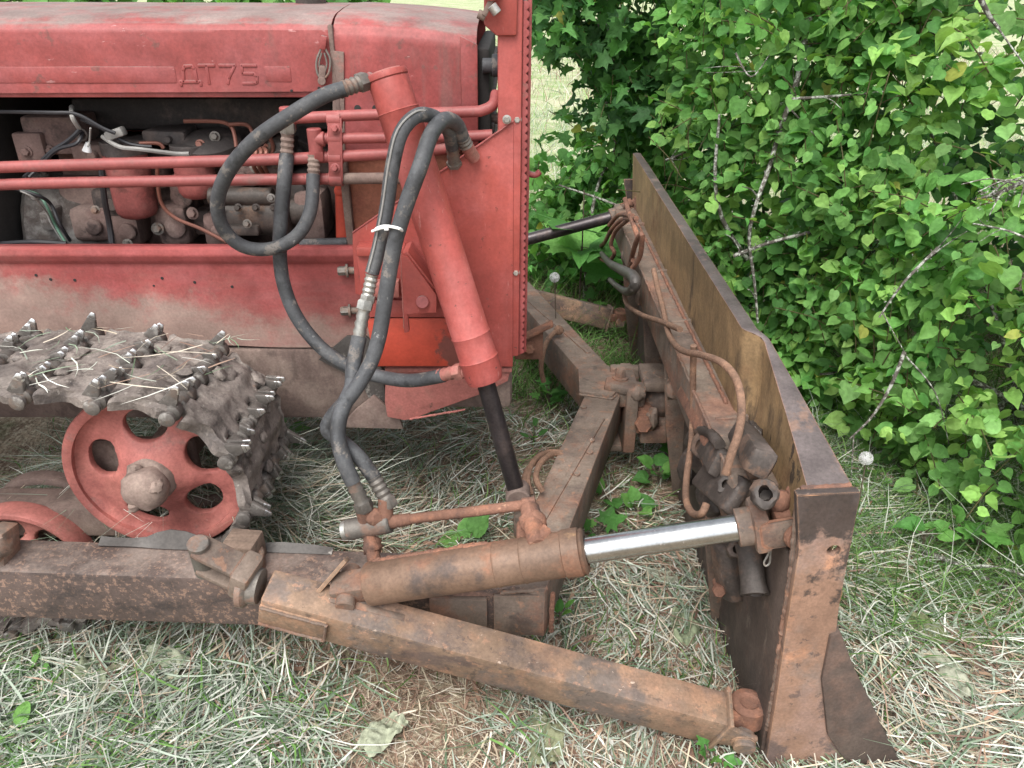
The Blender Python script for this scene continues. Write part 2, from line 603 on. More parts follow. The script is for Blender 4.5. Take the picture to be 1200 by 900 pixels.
M['beam'] = mat("dark_speckled_beam_steel", lin(96, 76, 70), .75, .1, [
    dict(color=lin(160, 118, 94), scale=95, lo=.53, hi=.58, amt=.7, rough=.95, nr=.7),
    dict(color=lin(60, 52, 52), scale=3.2, lo=.5, hi=.62, amt=.8, stretch=(.7, 1, 1.6), seed=12),
    dict(color=lin(172, 112, 84), scale=4, lo=.58, hi=.7, amt=.6, stretch=(.6, 1, 2), seed=15),
    dict(color=lin(146, 124, 114), scale=8, lo=.9, hi=1.2, amt=.85, up=.55, rough=.95)], bump=.3, bump_scale=70)
M['strut'] = mat("orange_brown_rusty_steel", lin(142, 112, 88), .75, .05, sat=.75, layers=[dict(color=lin(176, 124, 86), scale=7, lo=.5, hi=.6, amt=.5, seed=71), dict(color=lin(100, 92, 90), scale=4.5, lo=.52, hi=.6, amt=.75, seed=72), dict(color=lin(74, 64, 60), scale=30, lo=.58, hi=.63, amt=.6, seed=74), 
    dict(color=lin(166, 122, 92), scale=6, lo=.48, hi=.62, amt=.6, rough=.95),
    dict(color=lin(92, 76, 74), scale=3.4, lo=.52, hi=.64, amt=.8, stretch=(.8, 1, 1.5), seed=14, rough=.7),
    dict(color=lin(96, 112, 108), scale=2.2, lo=.62, hi=.7, amt=.7, seed=19),
    dict(color=lin(112, 96, 90), scale=9, lo=.88, hi=1.15, amt=.8, up=.5, rough=.95),
    dict(color=lin(196, 146, 106), scale=16, lo=.74, hi=.9, edge=.01, eamt=1.6, amt=.8, rough=.9),
    dict(color=lin(190, 134, 98), scale=44, lo=.58, hi=.63, amt=.45), dict(color=lin(78, 68, 66), scale=20, lo=.60, hi=.65, amt=.5, seed=33, stretch=(.6, 1, 1)), dict(color=lin(206, 180, 160), scale=70, lo=.66, hi=.68, amt=.7, stretch=(.3, .5, 1), seed=36)], bump=.3, bump_scale=90)
M['barrel'] = mat("oily_rusty_cylinder_steel", lin(124, 94, 74), .55, .15, sat=.75, layers=[
    dict(color=lin(150, 96, 66), scale=9, lo=.48, hi=.62, amt=.7, rough=.9),
    dict(color=lin(72, 64, 64), scale=5, lo=.5, hi=.64, amt=.8, rough=.45, seed=11),
    dict(color=lin(196, 150, 90), scale=13, lo=.9, hi=1.05, amt=.8, up=.36, rough=.9, detail=10)], bump=.2)
M['blade_ochre'] = mat("ochre_worn_blade_paint", lin(140, 113, 76), .7, 0, sat=.85, grime=1.1, layers=[
    dict(color=lin(158, 126, 82), scale=9, lo=.46, hi=.62, amt=.6),
    dict(color=lin(124, 84, 56), scale=4, lo=.52, hi=.7, amt=.75, rough=.9, seed=24),
    dict(color=lin(70, 58, 48), scale=8, lo=.53, hi=.66, amt=.8, stretch=(1, 1.2, .42), pos=(0, -.22, .1, .42), pmin=-.25, pmax=.04, rough=.9),
    dict(color=lin(160, 104, 62), scale=10, lo=.5, hi=.62, amt=.6, stretch=(1, 1, .4), pos=(0, -.5, -.2, .75), pmin=-.3, pmax=.12, rough=.95, seed=27),
    dict(color=lin(54, 46, 42), scale=17, lo=.53, hi=.58, amt=.85, stretch=(1, 1.1, .6), pos=(0, -.5, -.3, .85), pmin=-.4, pmax=-.01, rough=.9, seed=29)], bump=.25, bump_scale=50)
M['blade_top'] = mat("scratched_blade_edge_steel", lin(112, 98, 98), .5, .45, [
    dict(color=lin(138, 100, 80), scale=11, lo=.55, hi=.66, amt=.8, rough=.9, metal=0),
    dict(color=lin(84, 76, 78), scale=5, lo=.5, hi=.66, amt=.7),
    dict(color=lin(170, 110, 76), scale=16, lo=.76, hi=.9, edge=.006, eamt=1.6, amt=.8, rough=.9, metal=0)], bump=.2)
M['blade_back'] = mat("dark_brown_blade_back", lin(92, 74, 66), .75, .05, [
    dict(color=lin(118, 84, 68), scale=5, lo=.5, hi=.64, amt=.7, rough=.9),
    dict(color=lin(62, 54, 52), scale=4, lo=.5, hi=.66, amt=.7, stretch=(1, 1, .5), seed=13),
    dict(color=lin(136, 118, 106), scale=24, lo=.6, hi=.7, amt=.5, stretch=(1, 1, .3))], bump=.25)
M['end_plate'] = mat("flame_cut_rusty_plate", lin(154, 114, 90), .75, .05, sat=.75, layers=[dict(color=lin(128, 112, 104), scale=5, lo=.48, hi=.62, amt=.7, seed=73), 
    dict(color=lin(140, 110, 100), scale=4, lo=.45, hi=.65, amt=.7, rough=.9),
    dict(color=lin(92, 76, 72), scale=26, lo=.58, hi=.61, amt=.7, seed=37),
    dict(color=lin(196, 132, 88), scale=6, lo=.55, hi=.68, amt=.75, seed=22),
    dict(color=lin(58, 52, 52), scale=7, lo=.5, hi=.57, amt=.9, pos=(.6, 0, 1.1, -1.02), pmin=-.3, pmax=.1, rough=.5, seed=8, detail=7),
    dict(color=lin(96, 80, 78), scale=10, lo=.56, hi=.64, amt=.8, pos=(0, 0, -1.1, .1), pmin=-.4, pmax=.07, seed=18),
    dict(color=lin(206, 146, 96), scale=16, lo=.74, hi=.9, edge=.008, eamt=1.6, amt=.8, rough=.9)], bump=.2)
M['rust'] = mat("orange_rust", lin(134, 84, 60), .9, 0, [
    dict(color=lin(166, 98, 58), scale=14, lo=.5, hi=.64, amt=.8),
    dict(color=lin(84, 62, 56), scale=9, lo=.52, hi=.66, amt=.8, seed=16),
    dict(color=lin(186, 128, 88), scale=50, lo=.6, hi=.68, amt=.6)], bump=.5, bump_scale=90)
M['cable'] = mat("rusty_wire_rope", lin(132, 92, 66), .85, 0, [
    dict(color=lin(166, 114, 76), scale=20, lo=.5, hi=.64, amt=.7),
    dict(color=lin(84, 64, 54), scale=30, lo=.56, hi=.66, amt=.7, seed=16)], bump=.9, bump_scale=160)
M['dark'] = mat("oily_black_steel", lin(74, 64, 60), .55, .1, grime=1.3, layers=[dict(color=lin(112, 82, 64), scale=12, lo=.52, hi=.6, amt=.8, rough=.9, seed=41), 
    dict(color=lin(96, 80, 74), scale=8, lo=.5, hi=.66, amt=.8, rough=.85),
    dict(color=lin(122, 108, 102), scale=30, lo=.62, hi=.7, amt=.6, rough=.9)], bump=.3)
M['engine'] = mat("dusty_engine_casting", lin(124, 92, 86), .85, 0, [
    dict(color=lin(146, 118, 110), scale=8, lo=.45, hi=.65, amt=.8, rough=.95),
    dict(color=lin(52, 40, 40), scale=6, lo=.5, hi=.64, amt=.85, rough=.6, seed=12),
    dict(color=lin(146, 96, 88), scale=14, lo=.6, hi=.7, amt=.6)], bump=.4, bump_scale=50)
M['engine_dark'] = mat("sooty_engine_casting", lin(70, 62, 62), .7, .05, [
    dict(color=lin(112, 94, 88), scale=9, lo=.48, hi=.64, amt=.8, rough=.9)], bump=.35)
M['alloy'] = mat("grimy_light_alloy", lin(128, 122, 120), .5, .4, [
    dict(color=lin(84, 70, 66), scale=9, lo=.42, hi=.58, amt=.9, rough=.9, metal=0),
    dict(color=lin(170, 168, 168), scale=20, lo=.6, hi=.7, amt=.7)], bump=.3)
M['filter'] = mat("dusty_red_filter_paint", lin(142, 70, 66), .6, 0, sat=.85, layers=[
    dict(color=lin(140, 96, 88), scale=7, lo=.45, hi=.65, amt=.6, rough=.9),
    dict(color=lin(90, 52, 48), scale=12, lo=.56, hi=.66, amt=.7)], bump=.15)
M['rubber'] = mat("black_hose_rubber", lin(70, 72, 78), .62, 0, [
    dict(color=lin(98, 98, 102), scale=7, lo=.48, hi=.68, amt=.7, rough=.85),
    dict(color=lin(128, 116, 108), scale=22, lo=.56, hi=.62, amt=.6, rough=.9), dict(color=lin(140, 140, 142), scale=90, lo=.66, hi=.69, amt=.7, stretch=(.4, 1, .3)), dict(color=lin(44, 45, 49), scale=11, lo=.55, hi=.6, amt=.6, rough=.4, seed=44)], bump=.2, bump_scale=120)
M['zinc'] = mat("dull_zinc_fitting", lin(170, 168, 164), .4, .7, [
    dict(color=lin(150, 120, 100), scale=14, lo=.55, hi=.66, amt=.7, rough=.9, metal=0)], bump=.15)
M['fitting'] = mat("dirty_steel_fitting", lin(120, 112, 106), .55, .4, [
    dict(color=lin(140, 98, 76), scale=14, lo=.5, hi=.62, amt=.8, rough=.9, metal=0)], bump=.2)
M['chrome'] = mat("scuffed_chrome", lin(186, 188, 194), .24, 1.0, grime=.5, layers=[
    dict(color=lin(150, 146, 146), scale=12, lo=.5, hi=.7, amt=.5, rough=.35, stretch=(.2, 1, 1)),
    dict(color=lin(140, 110, 96), scale=90, lo=.66, hi=.7, amt=.7, rough=.8, metal=0)], bump=.03)
M['rod'] = mat("dark_oiled_rod_steel", lin(74, 66, 70), .35, .6, [
    dict(color=lin(96, 78, 74), scale=9, lo=.5, hi=.66, amt=.6, rough=.6)], bump=.08)
M['mud'] = mat("dried_mud_on_steel", lin(128, 114, 108), .8, .1, grime=1.2, layers=[
    dict(color=lin(152, 138, 130), scale=9, lo=.46, hi=.62, amt=.7), dict(color=lin(76, 66, 62), scale=13, lo=.52, hi=.60, amt=.75, seed=61), dict(color=lin(172, 160, 152), scale=48, lo=.62, hi=.67, amt=.7, seed=62),  # dark blotches put crevice shade into the mud colour
    dict(color=lin(86, 76, 76), scale=6, lo=.5, hi=.66, amt=.8, rough=.6, seed=13),
    dict(color=lin(146, 98, 66), scale=12, lo=.66, hi=.72, amt=.7, seed=20),
    dict(color=lin(66, 58, 58), scale=30, lo=.62, hi=.7, amt=.8, seed=25)], bump=1.0, bump_scale=75)
M['eye'] = mat("dark_worn_hinge_steel", lin(104, 96, 92), .6, .3, layers=[dict(color=lin(158, 152, 148), scale=24, lo=.54, hi=.66, amt=.7, rough=.35), dict(color=lin(104, 84, 72), scale=16, lo=.54, hi=.62, amt=.8, rough=.9, metal=0)], bump=.5, bump_scale=80)
M['worn'] = mat("polished_worn_steel", lin(205, 205, 210), .28, .9, [
    dict(color=lin(120, 110, 108), scale=40, lo=.5, hi=.7, amt=.7, rough=.6)], bump=.1)
M['wheel_red'] = mat("scuffed_red_wheel_paint", lin(156, 84, 76), .6, 0, sat=.84, layers=[
    dict(color=lin(190, 112, 98), scale=7, lo=.45, hi=.68, amt=.6, rough=.8),
    dict(color=lin(130, 100, 92), scale=10, lo=.56, hi=.68, amt=.75, rough=.95),
    dict(color=lin(96, 74, 68), scale=24, lo=.66, hi=.74, amt=.7, rough=.95)], bump=.25)
M['wood'] = mat("weathered_wood_block", lin(132, 104, 86), .9, 0, [
    dict(color=lin(96, 76, 64), scale=30, lo=.5, hi=.62, amt=.8, stretch=(.15, 1, 1))], bump=.4)
M['ivory'] = mat("white_nylon", (.75, .75, .74), .5, 0, bump=0, sat=.9, grime=.4)
M['wire_white'] = mat("grey_white_wire", lin(140, 138, 134), .5, 0, bump=0, sat=.9, grime=.4)
M['wire_green'] = mat("green_wire", lin(84, 124, 104), .5, 0, bump=0, sat=.9, grime=.4)
M['wire_black'] = mat("black_wire", lin(42, 42, 46), .5, 0, bump=0, sat=.9, grime=.4)
M['copper'] = mat("brown_fuel_line", lin(132, 84, 70), .5, .3, bump=0, sat=.9, grime=.4)
M['black'] = mat("black_sheet_and_gap_dark", lin(46, 42, 42), .8, 0, bump=.1)  # black sheet metal; also paints the dark of a gap and small holes
# ================================================================ THE BULLDOZER (one machine: everything bolted or hinged to it is a part)
dozer = empty("bulldozer", (-.9, 2.45, 0))
tag(dozer, "old red crawler bulldozer with rusty front blade standing on cut hay", "bulldozer")
def part(mb, name, m, parent=None, **k):
    ob = mb.build(name, m, None, **k)
    p = parent or dozer
    ob.parent = p
    # parts keep their modelled place whatever their parent's own origin is
    base = Vector((0, 0, 0))
    q = p
    while q is not None:
        base += q.location
        q = q.parent
    ob.location = ob.location - base
    return ob

YC = 2.45
# ---- hood: one bent sheet with a soft shoulder
def hood_fn(x0, x1, drop0, drop1, zb0, zb1, zfar):
    sec = [(-.372, 0), (-.372, .35), (-.373, .75), (-.371, .9), (-.36, .975), (-.335, 1.02), (-.30, 1.045), (-.2, 1.075), (-.1, 1.09), (0, 1.095)]
    sec = sec + [(-y, z) for (y, z) in reversed(sec[:-1])]
    def fn(u, v):
        k = v * (len(sec) - 1)
        i = min(int(k), len(sec) - 2)
        t = k - i
        y = sec[i][0] * (1 - t) + sec[i + 1][0] * t
        q = sec[i][1] * (1 - t) + sec[i + 1][1] * t
        x = x0 + (x1 - x0) * u
        zt = 1.548 - (drop0 + (drop1 - drop0) * u ** 2)
        zb = zb0 + (zb1 - zb0) * u
        if y > .3:
            zb = zfar if q < 1 else zb
        z = zb + (zt - zb) * q if q < 1 else zt + (q - 1) * .33
        p = Vector((x, YC + y, z))
        d = .0035 * ns(p, 3.2, 4) + .0015 * ns(p, 9, 2)
        p.y += d if abs(y) > .34 else 0
        p.z += d if abs(y) < .34 else 0
        return p
    return fn
def sheet(name, fn, nu, nv, m, thick=.006, parent=None, **k):
    mb = MB().grid(fn, nu, nv)
    ob = part(mb, name, m, parent, **k)
    s = ob.modifiers.new("thickness", 'SOLIDIFY')
    s.thickness = thick
    s.offset = 0
    return ob
hood = sheet("hood", hood_fn(-2.7, -.446, 0, .002, 1.378, 1.39, 1.10), 60, 72, M['red'])
mb = MB()
mb.box(-2.7, -.46, 2.082, 2.10, 1.374, 1.392, .004)                     # folded lower lip
part(mb, "lower_lip", M['red'], hood)
# pressed stripe, letters and lozenge on the hood side
def emb(mb, x0, x1, z0, z1, t=.006):
    mb.box(x0, x1, 2.0765 - t, 2.0815, z0, z1, .0035)
mb = MB(); emb(mb, -2.7, -.846, 1.409, 1.449, .004); part(mb, "pressed_stripe", M['red'], hood)
mb = MB(); emb(mb, -.622, -.556, 1.411, 1.450, .004); part(mb, "pressed_stripe", M['red'], hood)
mb = MB()
def stroke(pts, w=.0085):
    for a, b in zip(pts[:-1], pts[1:]):
        mb.beam((a[0], 2.0755, a[1]), (b[0], 2.0755, b[1]), w, w, up=(0, 1, 0), bev=.0025, ext=w * .38)
zb, zt = 1.409, 1.451
x = -.835                                                               # D (Cyrillic), T, 7, 5
stroke([(x - .003, zb - .004), (x - .003, zb + .004), (x + .047, zb + .004), (x + .047, zb - .004)]); stroke([(x + .005, zb + .004), (x + .008, zt - .012), (x + .014, zt - .002), (x + .032, zt - .001), (x + .038, zt - .008), (x + .039, zb + .004)])
x = -.785
stroke([(x, zt), (x + .038, zt)]); stroke([(x + .019, zt), (x + .019, zb)])
x = -.733
stroke([(x, zt), (x + .038, zt), (x + .018, zb + .012), (x + .014, zb)])
x = -.680
stroke([(x + .038, zt), (x + .002, zt), (x + .002, zt - .018), (x + .030, zt - .019), (x + .037, zt - .026), (x + .035, zb + .003), (x + .028, zb), (x, zb)])
part(mb, "lettering", M['red'], hood, label="raised pressed letters ДТ75 on the hood side")
# small holes in the hood side and rust nicks come from the paint; the seam bead
mb = MB()
mb.box(-.452, -.44, 2.068, 2.082, 1.30, 1.545, .004)
part(mb, "seam_strip", M['rail'], hood)
# toggle latch over the seam
mb = MB()
A = lambda u, v, y=2.062: at(u, v, y)
mb.beam(A(380, 42), A(378, 58), .016, .010, up=(0, 1, 0), bev=.003)
latch = part(mb, "latch", M['red'], hood)
mb = MB(); mb.tube([A(376, 58), A(371, 72), A(372, 86), A(378, 92), A(385, 86), A(387, 70), A(381, 57)], .0028, 8)
mb.tube([A(377, 62), A(374, 76), A(378, 88), A(383, 76), A(380, 62)], .0022, 8)
part(mb, "wire_bail", M['fitting'], latch)
mb = MB(); mb.beam(A(378, 76), A(377, 97), .019, .008, up=(0, 1, 0)); mb.cyl(A(377, 95, 2.066), A(377, 95, 2.048), .010); part(mb, "catch_plate", M['rail'], latch)
for q in ((-.56, 1.392), (-.49, 1.398)):
    mb = MB(); mb.cyl((q[0], 2.07, q[1]), (q[0], 2.079, q[1]), .0032); part(mb, "rivet", M['black'], hood)

# ---- front cowl over the radiator
cowl = sheet("front_cowl", hood_fn(-.440, -.088, 0, .028, 1.235, 1.245, 1.0), 22, 72, M['red'])
mb = MB()
mb.plate([(-.13, 1.235), (-.088, 1.235), (-.085, 1.50), (-.128, 1.52)], .008, 'y', 2.066, .004)
part(mb, "edge_rim", M['red'], cowl)
mb = MB()
mb.box(-.094, -.055, 2.10, 2.80, .95, 1.49, .012)
part(mb, "grille_seal", M['black'], cowl)
for k in range(7):
    mb = MB(); mb.box(-.06, -.046, 2.12, 2.78, 1.0 + k * .07, 1.024 + k * .07, .004)
    part(mb, "grille_bar", M['engine_dark'], cowl)
for u in (419, 440):
    mb = MB(); mb.cyl(at(u, 127, 2.074), at(u, 127, 2.0795), .0085)
    part(mb, "plug_hole", M['black'], cowl)  # black disc paints the dark inside the hole
mb = MB(); mb.cyl((-.075, 2.085, 1.45), (-.03, 2.085, 1.45), .018); mb.cyl((-.05, 2.085, 1.45), (-.028, 2.085, 1.45), .027); part(mb, "rubber_buffer", M['rubber'], cowl)
for z in (1.36, 1.31):
    mb = MB(); mb.cyl((-.07, 2.16, z), (.0, 2.16, z), .013)
    part(mb, "cross_tube", M['rail'], cowl)
# ochre side of the radiator under the cowl
mb = MB()
mb.plate([(-.44, .98), (-.085, .98), (-.085, 1.25), (-.44, 1.25)], .02, 'y', 2.09, .004)
rad = part(mb, "radiator_side", M['brownpanel'])
mb = MB(); mb.box(-.46, -.438, 2.07, 2.11, .97, 1.30, .004); part(mb, "radiator_flange", M['rail'], rad)
mb = MB(); mb.box(-.43, -.075, 2.11, 2.80, .70, 1.3, .01); part(mb, "radiator_core", M['engine_dark'], rad)
mb = MB()
mb.cyl((-.563, 2.40, 1.56), (-.563, 2.40, 1.95), .030); mb.cyl((-.563, 2.40, 1.56), (-.563, 2.40, 1.60), .042)
part(mb, "exhaust_pipe", M['dark'], origin=(-.563, 2.40, 1.56))
mb = MB(); mb.box(-1.50, -1.46, 2.10, 2.80, .6, 1.42, .005); part(mb, "bulkhead", M['black'])
mb = MB(); mb.plate([(-2.7, .45), (-.52, .45), (-.52, 1.16), (-2.7, 1.16)], .008, 'y', 2.80, .003); part(mb, "side_panel", M['red_dirty'], label="red sheet panel on the far side of the engine bay")
mb = MB(); mb.box(-2.7, -1.5, 2.12, 2.78, .75, 1.37, .02); part(mb, "gearbox", M['engine_dark'])

# ---- engine
mb = MB()
mb.box(-1.36, -.50, 2.34, 2.62, .70, 1.20, .02)
for (a, b, z0, z1, y) in ((-1.36, -1.18, 1.02, 1.12, 2.30), (-1.15, -1.02, 1.09, 1.19, 2.28), (-.88, -.78, .96, 1.06, 2.30), (-.76, -.66, 1.00, 1.16, 2.30), (-1.04, -.9, .95, 1.03, 2.27)):
    mb.box(a, b, y, 2.36, z0, z1, .014)
mb.rough(.004, 22, 3)
eng = part(mb, "engine", M['engine'])
mb = MB(); mb.box(-1.30, -.52, 2.36, 2.60, 1.24, 1.34, .03); mb.box(-1.30, -.60, 2.42, 2.56, 1.33, 1.40, .02); part(mb.rough(.003, 15, 8), "valve_cover", M['engine_dark'], eng)
mb = MB()
for k in range(4):
    X = -1.22 + k * .2
    mb.cyl((X, 2.30, 1.20), (X, 2.40, 1.235), .034)
mb.box(-1.26, -.6, 2.27, 2.33, 1.165, 1.215, .018)
part(mb.rough(.003, 18, 1), "manifold", M['engine_dark'], eng)
p = at(74, 160, 2.26)
mb = MB(); mb.box(p.x - .09, p.x + .07, 2.22, 2.34, p.z - .045, p.z + .06, .012); mb.box(p.x - .11, p.x - .03, 2.20, 2.23, p.z - .06, p.z + .02, .006); mb.bolt((p.x - .08, 2.20, p.z - .03), (0, -1, 0), .012, .012); mb.bolt((p.x - .02, 2.215, p.z - .03), (0, -1, 0), .010, .012)
part(mb.rough(.002, 30, 4), "linkage_box", M['engine'], eng)
for (u, v0, v1, r) in ((163, 180, 254, .058), (234, 184, 231, .054)):
    a = at(u, v1, 2.20); b = at(u, v0, 2.20)
    mb = MB(); L = b.z - a.z
    mb.lathe((a.x, 2.20, a.z), (0, 0, 1), [(0, r * .55), (.006, r * .82), (.02, r * .97), (.04, r), (L * .55, r), (L * .56, r * 1.03), (L * .62, r * 1.03), (L * .63, r), (L, r), (L + .001, r * .6)], 28)
    f = part(mb, "oil_filter", M['filter'], eng)
    mb = MB(); mb.cyl((a.x, 2.21, b.z - .002), (a.x, 2.21, b.z + .035), r * 1.08); mb.box(a.x - .02, a.x + .02, 2.2, 2.33, b.z, b.z + .03, .006); part(mb, "filter_head", M['engine_dark'], eng)
# wide dark cover with a centre bolt
p = at(242, 172, 2.2)
mb = MB(); mb.lathe((p.x, 2.24, p.z - .02), (0, -.25, 1), [(0, .085), (.03, .085), (.045, .06), (.05, .02)], 28); part(mb, "cap_cover", M['engine_dark'], eng)
mb = MB(); mb.bolt((p.x - .01, 2.185, p.z + .008), (0, -1, .3), .010, .014); part(mb, "cover_bolt", M['copper'], eng)
# clutch housing, light alloy
p = at(52, 262, 2.22)
mb = MB()
mb.lathe((p.x - .07, 2.40, p.z - .08), (1, 0, 0), [(0, .20), (.02, .215), (.05, .20), (.11, .16), (.2, .14), (.24, .13)], 30, .06)
for k in range(5):
    a = -2.3 + k * .42
    mb.bolt((p.x - .03, 2.40 + .205 * math.cos(a) * 1, p.z - .08 - .205 * math.sin(a)), (.3, math.cos(a), -math.sin(a)), .011, .014)
mb.box(p.x + .0, p.x + .03, 2.20, 2.30, p.z - .02, p.z + .04, .008)
part(mb.rough(.005, 16, 7), "clutch_housing", M['alloy'], eng)
# starter motor / pump, oily dark
p = at(300, 250, 2.18)
mb = MB()
mb.cyl((p.x - .10, 2.19, p.z - .01), (p.x + .10, 2.19, p.z - .01), .055); mb.cyl((p.x - .12, 2.17, p.z + .05), (p.x + .06, 2.17, p.z + .05), .026)
mb.box(p.x - .09, p.x + .02, 2.12, 2.16, p.z - .05, p.z - .02, .008); mb.cyl((p.x + .10, 2.2, p.z), (p.x + .16, 2.2, p.z), .04)
for k in range(4):
    mb.bolt((p.x - .08 + k * .05, 2.13, p.z + .03), (0, -1, .2), .008, .012)
part(mb, "starter_motor", M['dark'], eng)
p = at(362, 252, 2.2)
mb = MB(); mb.box(p.x - .035, p.x + .05, 2.17, 2.3, p.z - .07, p.z + .07, .02); part(mb.rough(.003, 20), "pump_body", M['engine'], eng)
a = at(404, 282, 2.12); b = at(403, 214, 2.12)
mb = MB(); mb.cyl(a, b, .024); mb.lathe(b - Vector((0, 0, .03)), (0, 0, 1), [(0, .027), (.004, .029), (.012, .029), (.016, .027)], 20); part(mb, "coolant_pipe", M['orange'], eng)
mb = MB(); mb.cyl(at(352, 286, 2.08), at(408, 284, 2.08), .014); part(mb, "rubber_pipe", M['rubber'], eng)
for pts in ([(215, 142), (245, 142), (264, 144), (273, 152), (277, 172)], [(268, 146), (288, 146), (296, 156), (300, 175)], [(316, 160), (320, 172), (318, 184)],
            [(184, 195), (188, 235), (205, 255), (235, 268), (266, 284)], [(163, 168), (185, 168), (192, 174)], [(312, 170), (306, 180), (312, 186)], [(300, 172), (296, 182), (304, 188)]):
    mb = MB(); mb.tube([at(u, v, 2.17 + .02 * math.sin(i)) for i, (u, v) in enumerate(pts)], .0055, 8); part(mb, "fuel_line", M['copper'], eng)
for pts, m, r in (([(0, 131), (60, 132), (90, 134), (120, 150), (135, 156)], 'wire_black', .005), ([(84, 125), (85, 138), (94, 152)], 'wire_white', .006),
               ([(94, 152), (80, 165), (60, 178), (40, 198), (28, 208)], 'wire_black', .006), ([(97, 155), (90, 168), (66, 176), (46, 196), (34, 208)], 'wire_black', .005),
               ([(20, 222), (44, 228), (56, 244), (66, 266), (78, 286)], 'wire_green', .004), ([(18, 221), (46, 230), (60, 240), (70, 262), (82, 282)], 'wire_black', .005),
               ([(24, 224), (40, 232), (54, 248), (60, 262), (76, 287)], 'wire_white', .0025), ([(106, 150), (105, 165), (103, 172)], 'wire_white', .0025),
               ([(120, 160), (140, 172), (165, 175), (205, 180), (222, 180)], 'wire_white', .006), ([(118, 186), (122, 230), (128, 262), (131, 285)], 'wire_black', .008),
               ([(0, 286), (40, 284), (78, 286)], 'wire_black', .008), ([(95, 140), (118, 150), (150, 168), (178, 172)], 'wire_black', .005)):
    mb = MB(); mb.tube([at(u, v, 2.12 + .03 * math.sin(i * 1.7 + u)) for i, (u, v) in enumerate(pts)], r, 7); part(mb, "wire", M[m], eng)
re_ = random.Random(5)
for (u, v, y, w, hh, kind) in ((110, 180, 2.24, .05, .03, 'engine'), (150, 268, 2.28, .045, .05, 'engine'), (205, 262, 2.25, .05, .06, 'engine'), (258, 268, 2.22, .04, .05, 'engine'), (196, 160, 2.24, .06, .02, 'engine_dark'), (110, 262, 2.26, .06, .05, 'engine'), (345, 220, 2.25, .05, .05, 'engine_dark'), (282, 205, 2.24, .05, .03, 'engine'), (330, 180, 2.22, .03, .04, 'dark'), (215, 228, 2.28, .03, .06, 'engine'), (132, 236, 2.28, .05, .04, 'engine_dark'), (330, 262, 2.2, .04, .04, 'dark')):
    p = at(u, v, y)
    mb = MB(); mb.box(p.x - w, p.x + w, y - .03, y + .08, p.z - hh, p.z + hh, min(w, hh) * .4); mb.lathe((p.x + w * .3, y - .03, p.z), (0, -1, 0), [(0, hh * .5), (.012, hh * .5), (.016, hh * .4)], 18)
    part(mb.rough(.005, 18, u), "cast_boss", M[kind], eng)
for (u, v, y) in ((96, 158, 2.19), (118, 214, 2.21), (146, 214, 2.21), (185, 268, 2.2), (226, 250, 2.2), (150, 286, 2.22), (252, 160, 2.2), (300, 196, 2.18), (318, 232, 2.11), (290, 262, 2.11), (196, 214, 2.2), (112, 246, 2.17)):
    mb = MB(); mb.bolt(at(u, v, y), (re_.uniform(-.2, .2), -1, .2), re_.uniform(.008, .013), .014); part(mb, "engine_bolt", M[re_.choice(['fitting', 'engine', 'alloy'])], eng)
for k in range(3):
    mb = MB(); mb.tube([at(296 + 6 * k, 170 + 2 * k, 2.16), at(300 + 6 * k, 178, 2.12), at(297 + 6 * k, 192, 2.12), at(302 + 6 * k, 204, 2.16)], .006, 8); part(mb, "injector_line", M['copper'], eng)
p = at(134, 157, 2.13)
mb = MB(); mb.box(p.x - .025, p.x + .028, 2.12, 2.15, p.z - .012, p.z + .012, .006, mat=Matrix.Translation(p) @ Matrix.Rotation(-.3, 4, 'Y') @ Matrix.Translation(-p)); part(mb, "wire_connector", M['wire_white'], eng)
p = at(103, 172, 2.13)
mb = MB(); mb.cyl((p.x - .006, 2.13, p.z - .012), (p.x + .003, 2.13, p.z + .012), .012, .005); part(mb, "wire_connector", M['ivory'], eng)

# ---- lower side panel with a rolled top edge, muddy frame rail under it
def lp(u, v):
    x = -2.7 + (2.7 - .405) * u
    prof = [(.692, 2.034), (.80, 2.036), (.90, 2.036), (.945, 2.035), (.958, 2.026), (.975, 2.018), (.99, 2.02), (.994, 2.032), (.99, 2.05), (.985, 2.08)]
    k = v * (len(prof) - 1); i = min(int(k), len(prof) - 2); t = k - i
    z = prof[i][0] * (1 - t) + prof[i + 1][0] * t
    y = prof[i][1] * (1 - t) + prof[i + 1][1] * t
    if i == 0 and u > .9:
        z = max(z, .69)
    q = Vector((x, y, z))
    q.y += .010 * ns(q, 2.2, 3) * min(1, max(0, (.96 - z) * 12)) + .002 * ns(q, 9, 5)
    if v < .08:
        q.z += .006 * ns((x * 5, 0, 0), 1, 9)
    return q
sp_ = sheet("side_panel", lp, 80, 36, M['red_dirty'], .005, label="scuffed red lower panel with mud splashed along its foot")
for (u, v) in ((43, 322), (60, 327), (88, 328), (190, 326), (228, 331), (272, 336), (180, 335)):
    q = at(u, v, 2.036)
    yy = 2.036 + .010 * ns((q.x, 2.036, q.z), 2.2, 3) * min(1, max(0, (.96 - q.z) * 12)) + .002 * ns((q.x, 2.036, q.z), 9, 5) - .003
    mb = MB(); mb.cyl((q.x, yy - .0012, q.z), (q.x, yy + .01, q.z), .0042 if u != 180 else .003)
    part(mb, "bolt_hole", M['black'], sp_)  # flush black disc painted as the hole's dark depth
mb = MB()
mb.box(-2.7, -.375, 2.03, 2.10, .45, .684, .012)
for v in mb.v:
    v.y += .004 * ns(v, 5)
rail = part(mb, "frame_rail", M['rail'])
mb = MB(); mb.box(-2.7, -.30, 2.8, 2.87, .45, .684, .012); part(mb, "frame_rail", M['rail'])
mb = MB(); mb.box(-1.4, -.35, 2.2, 2.7, .52, .74, .04); part(mb, "oil_sump", M['engine_dark'], eng)
mb = MB()
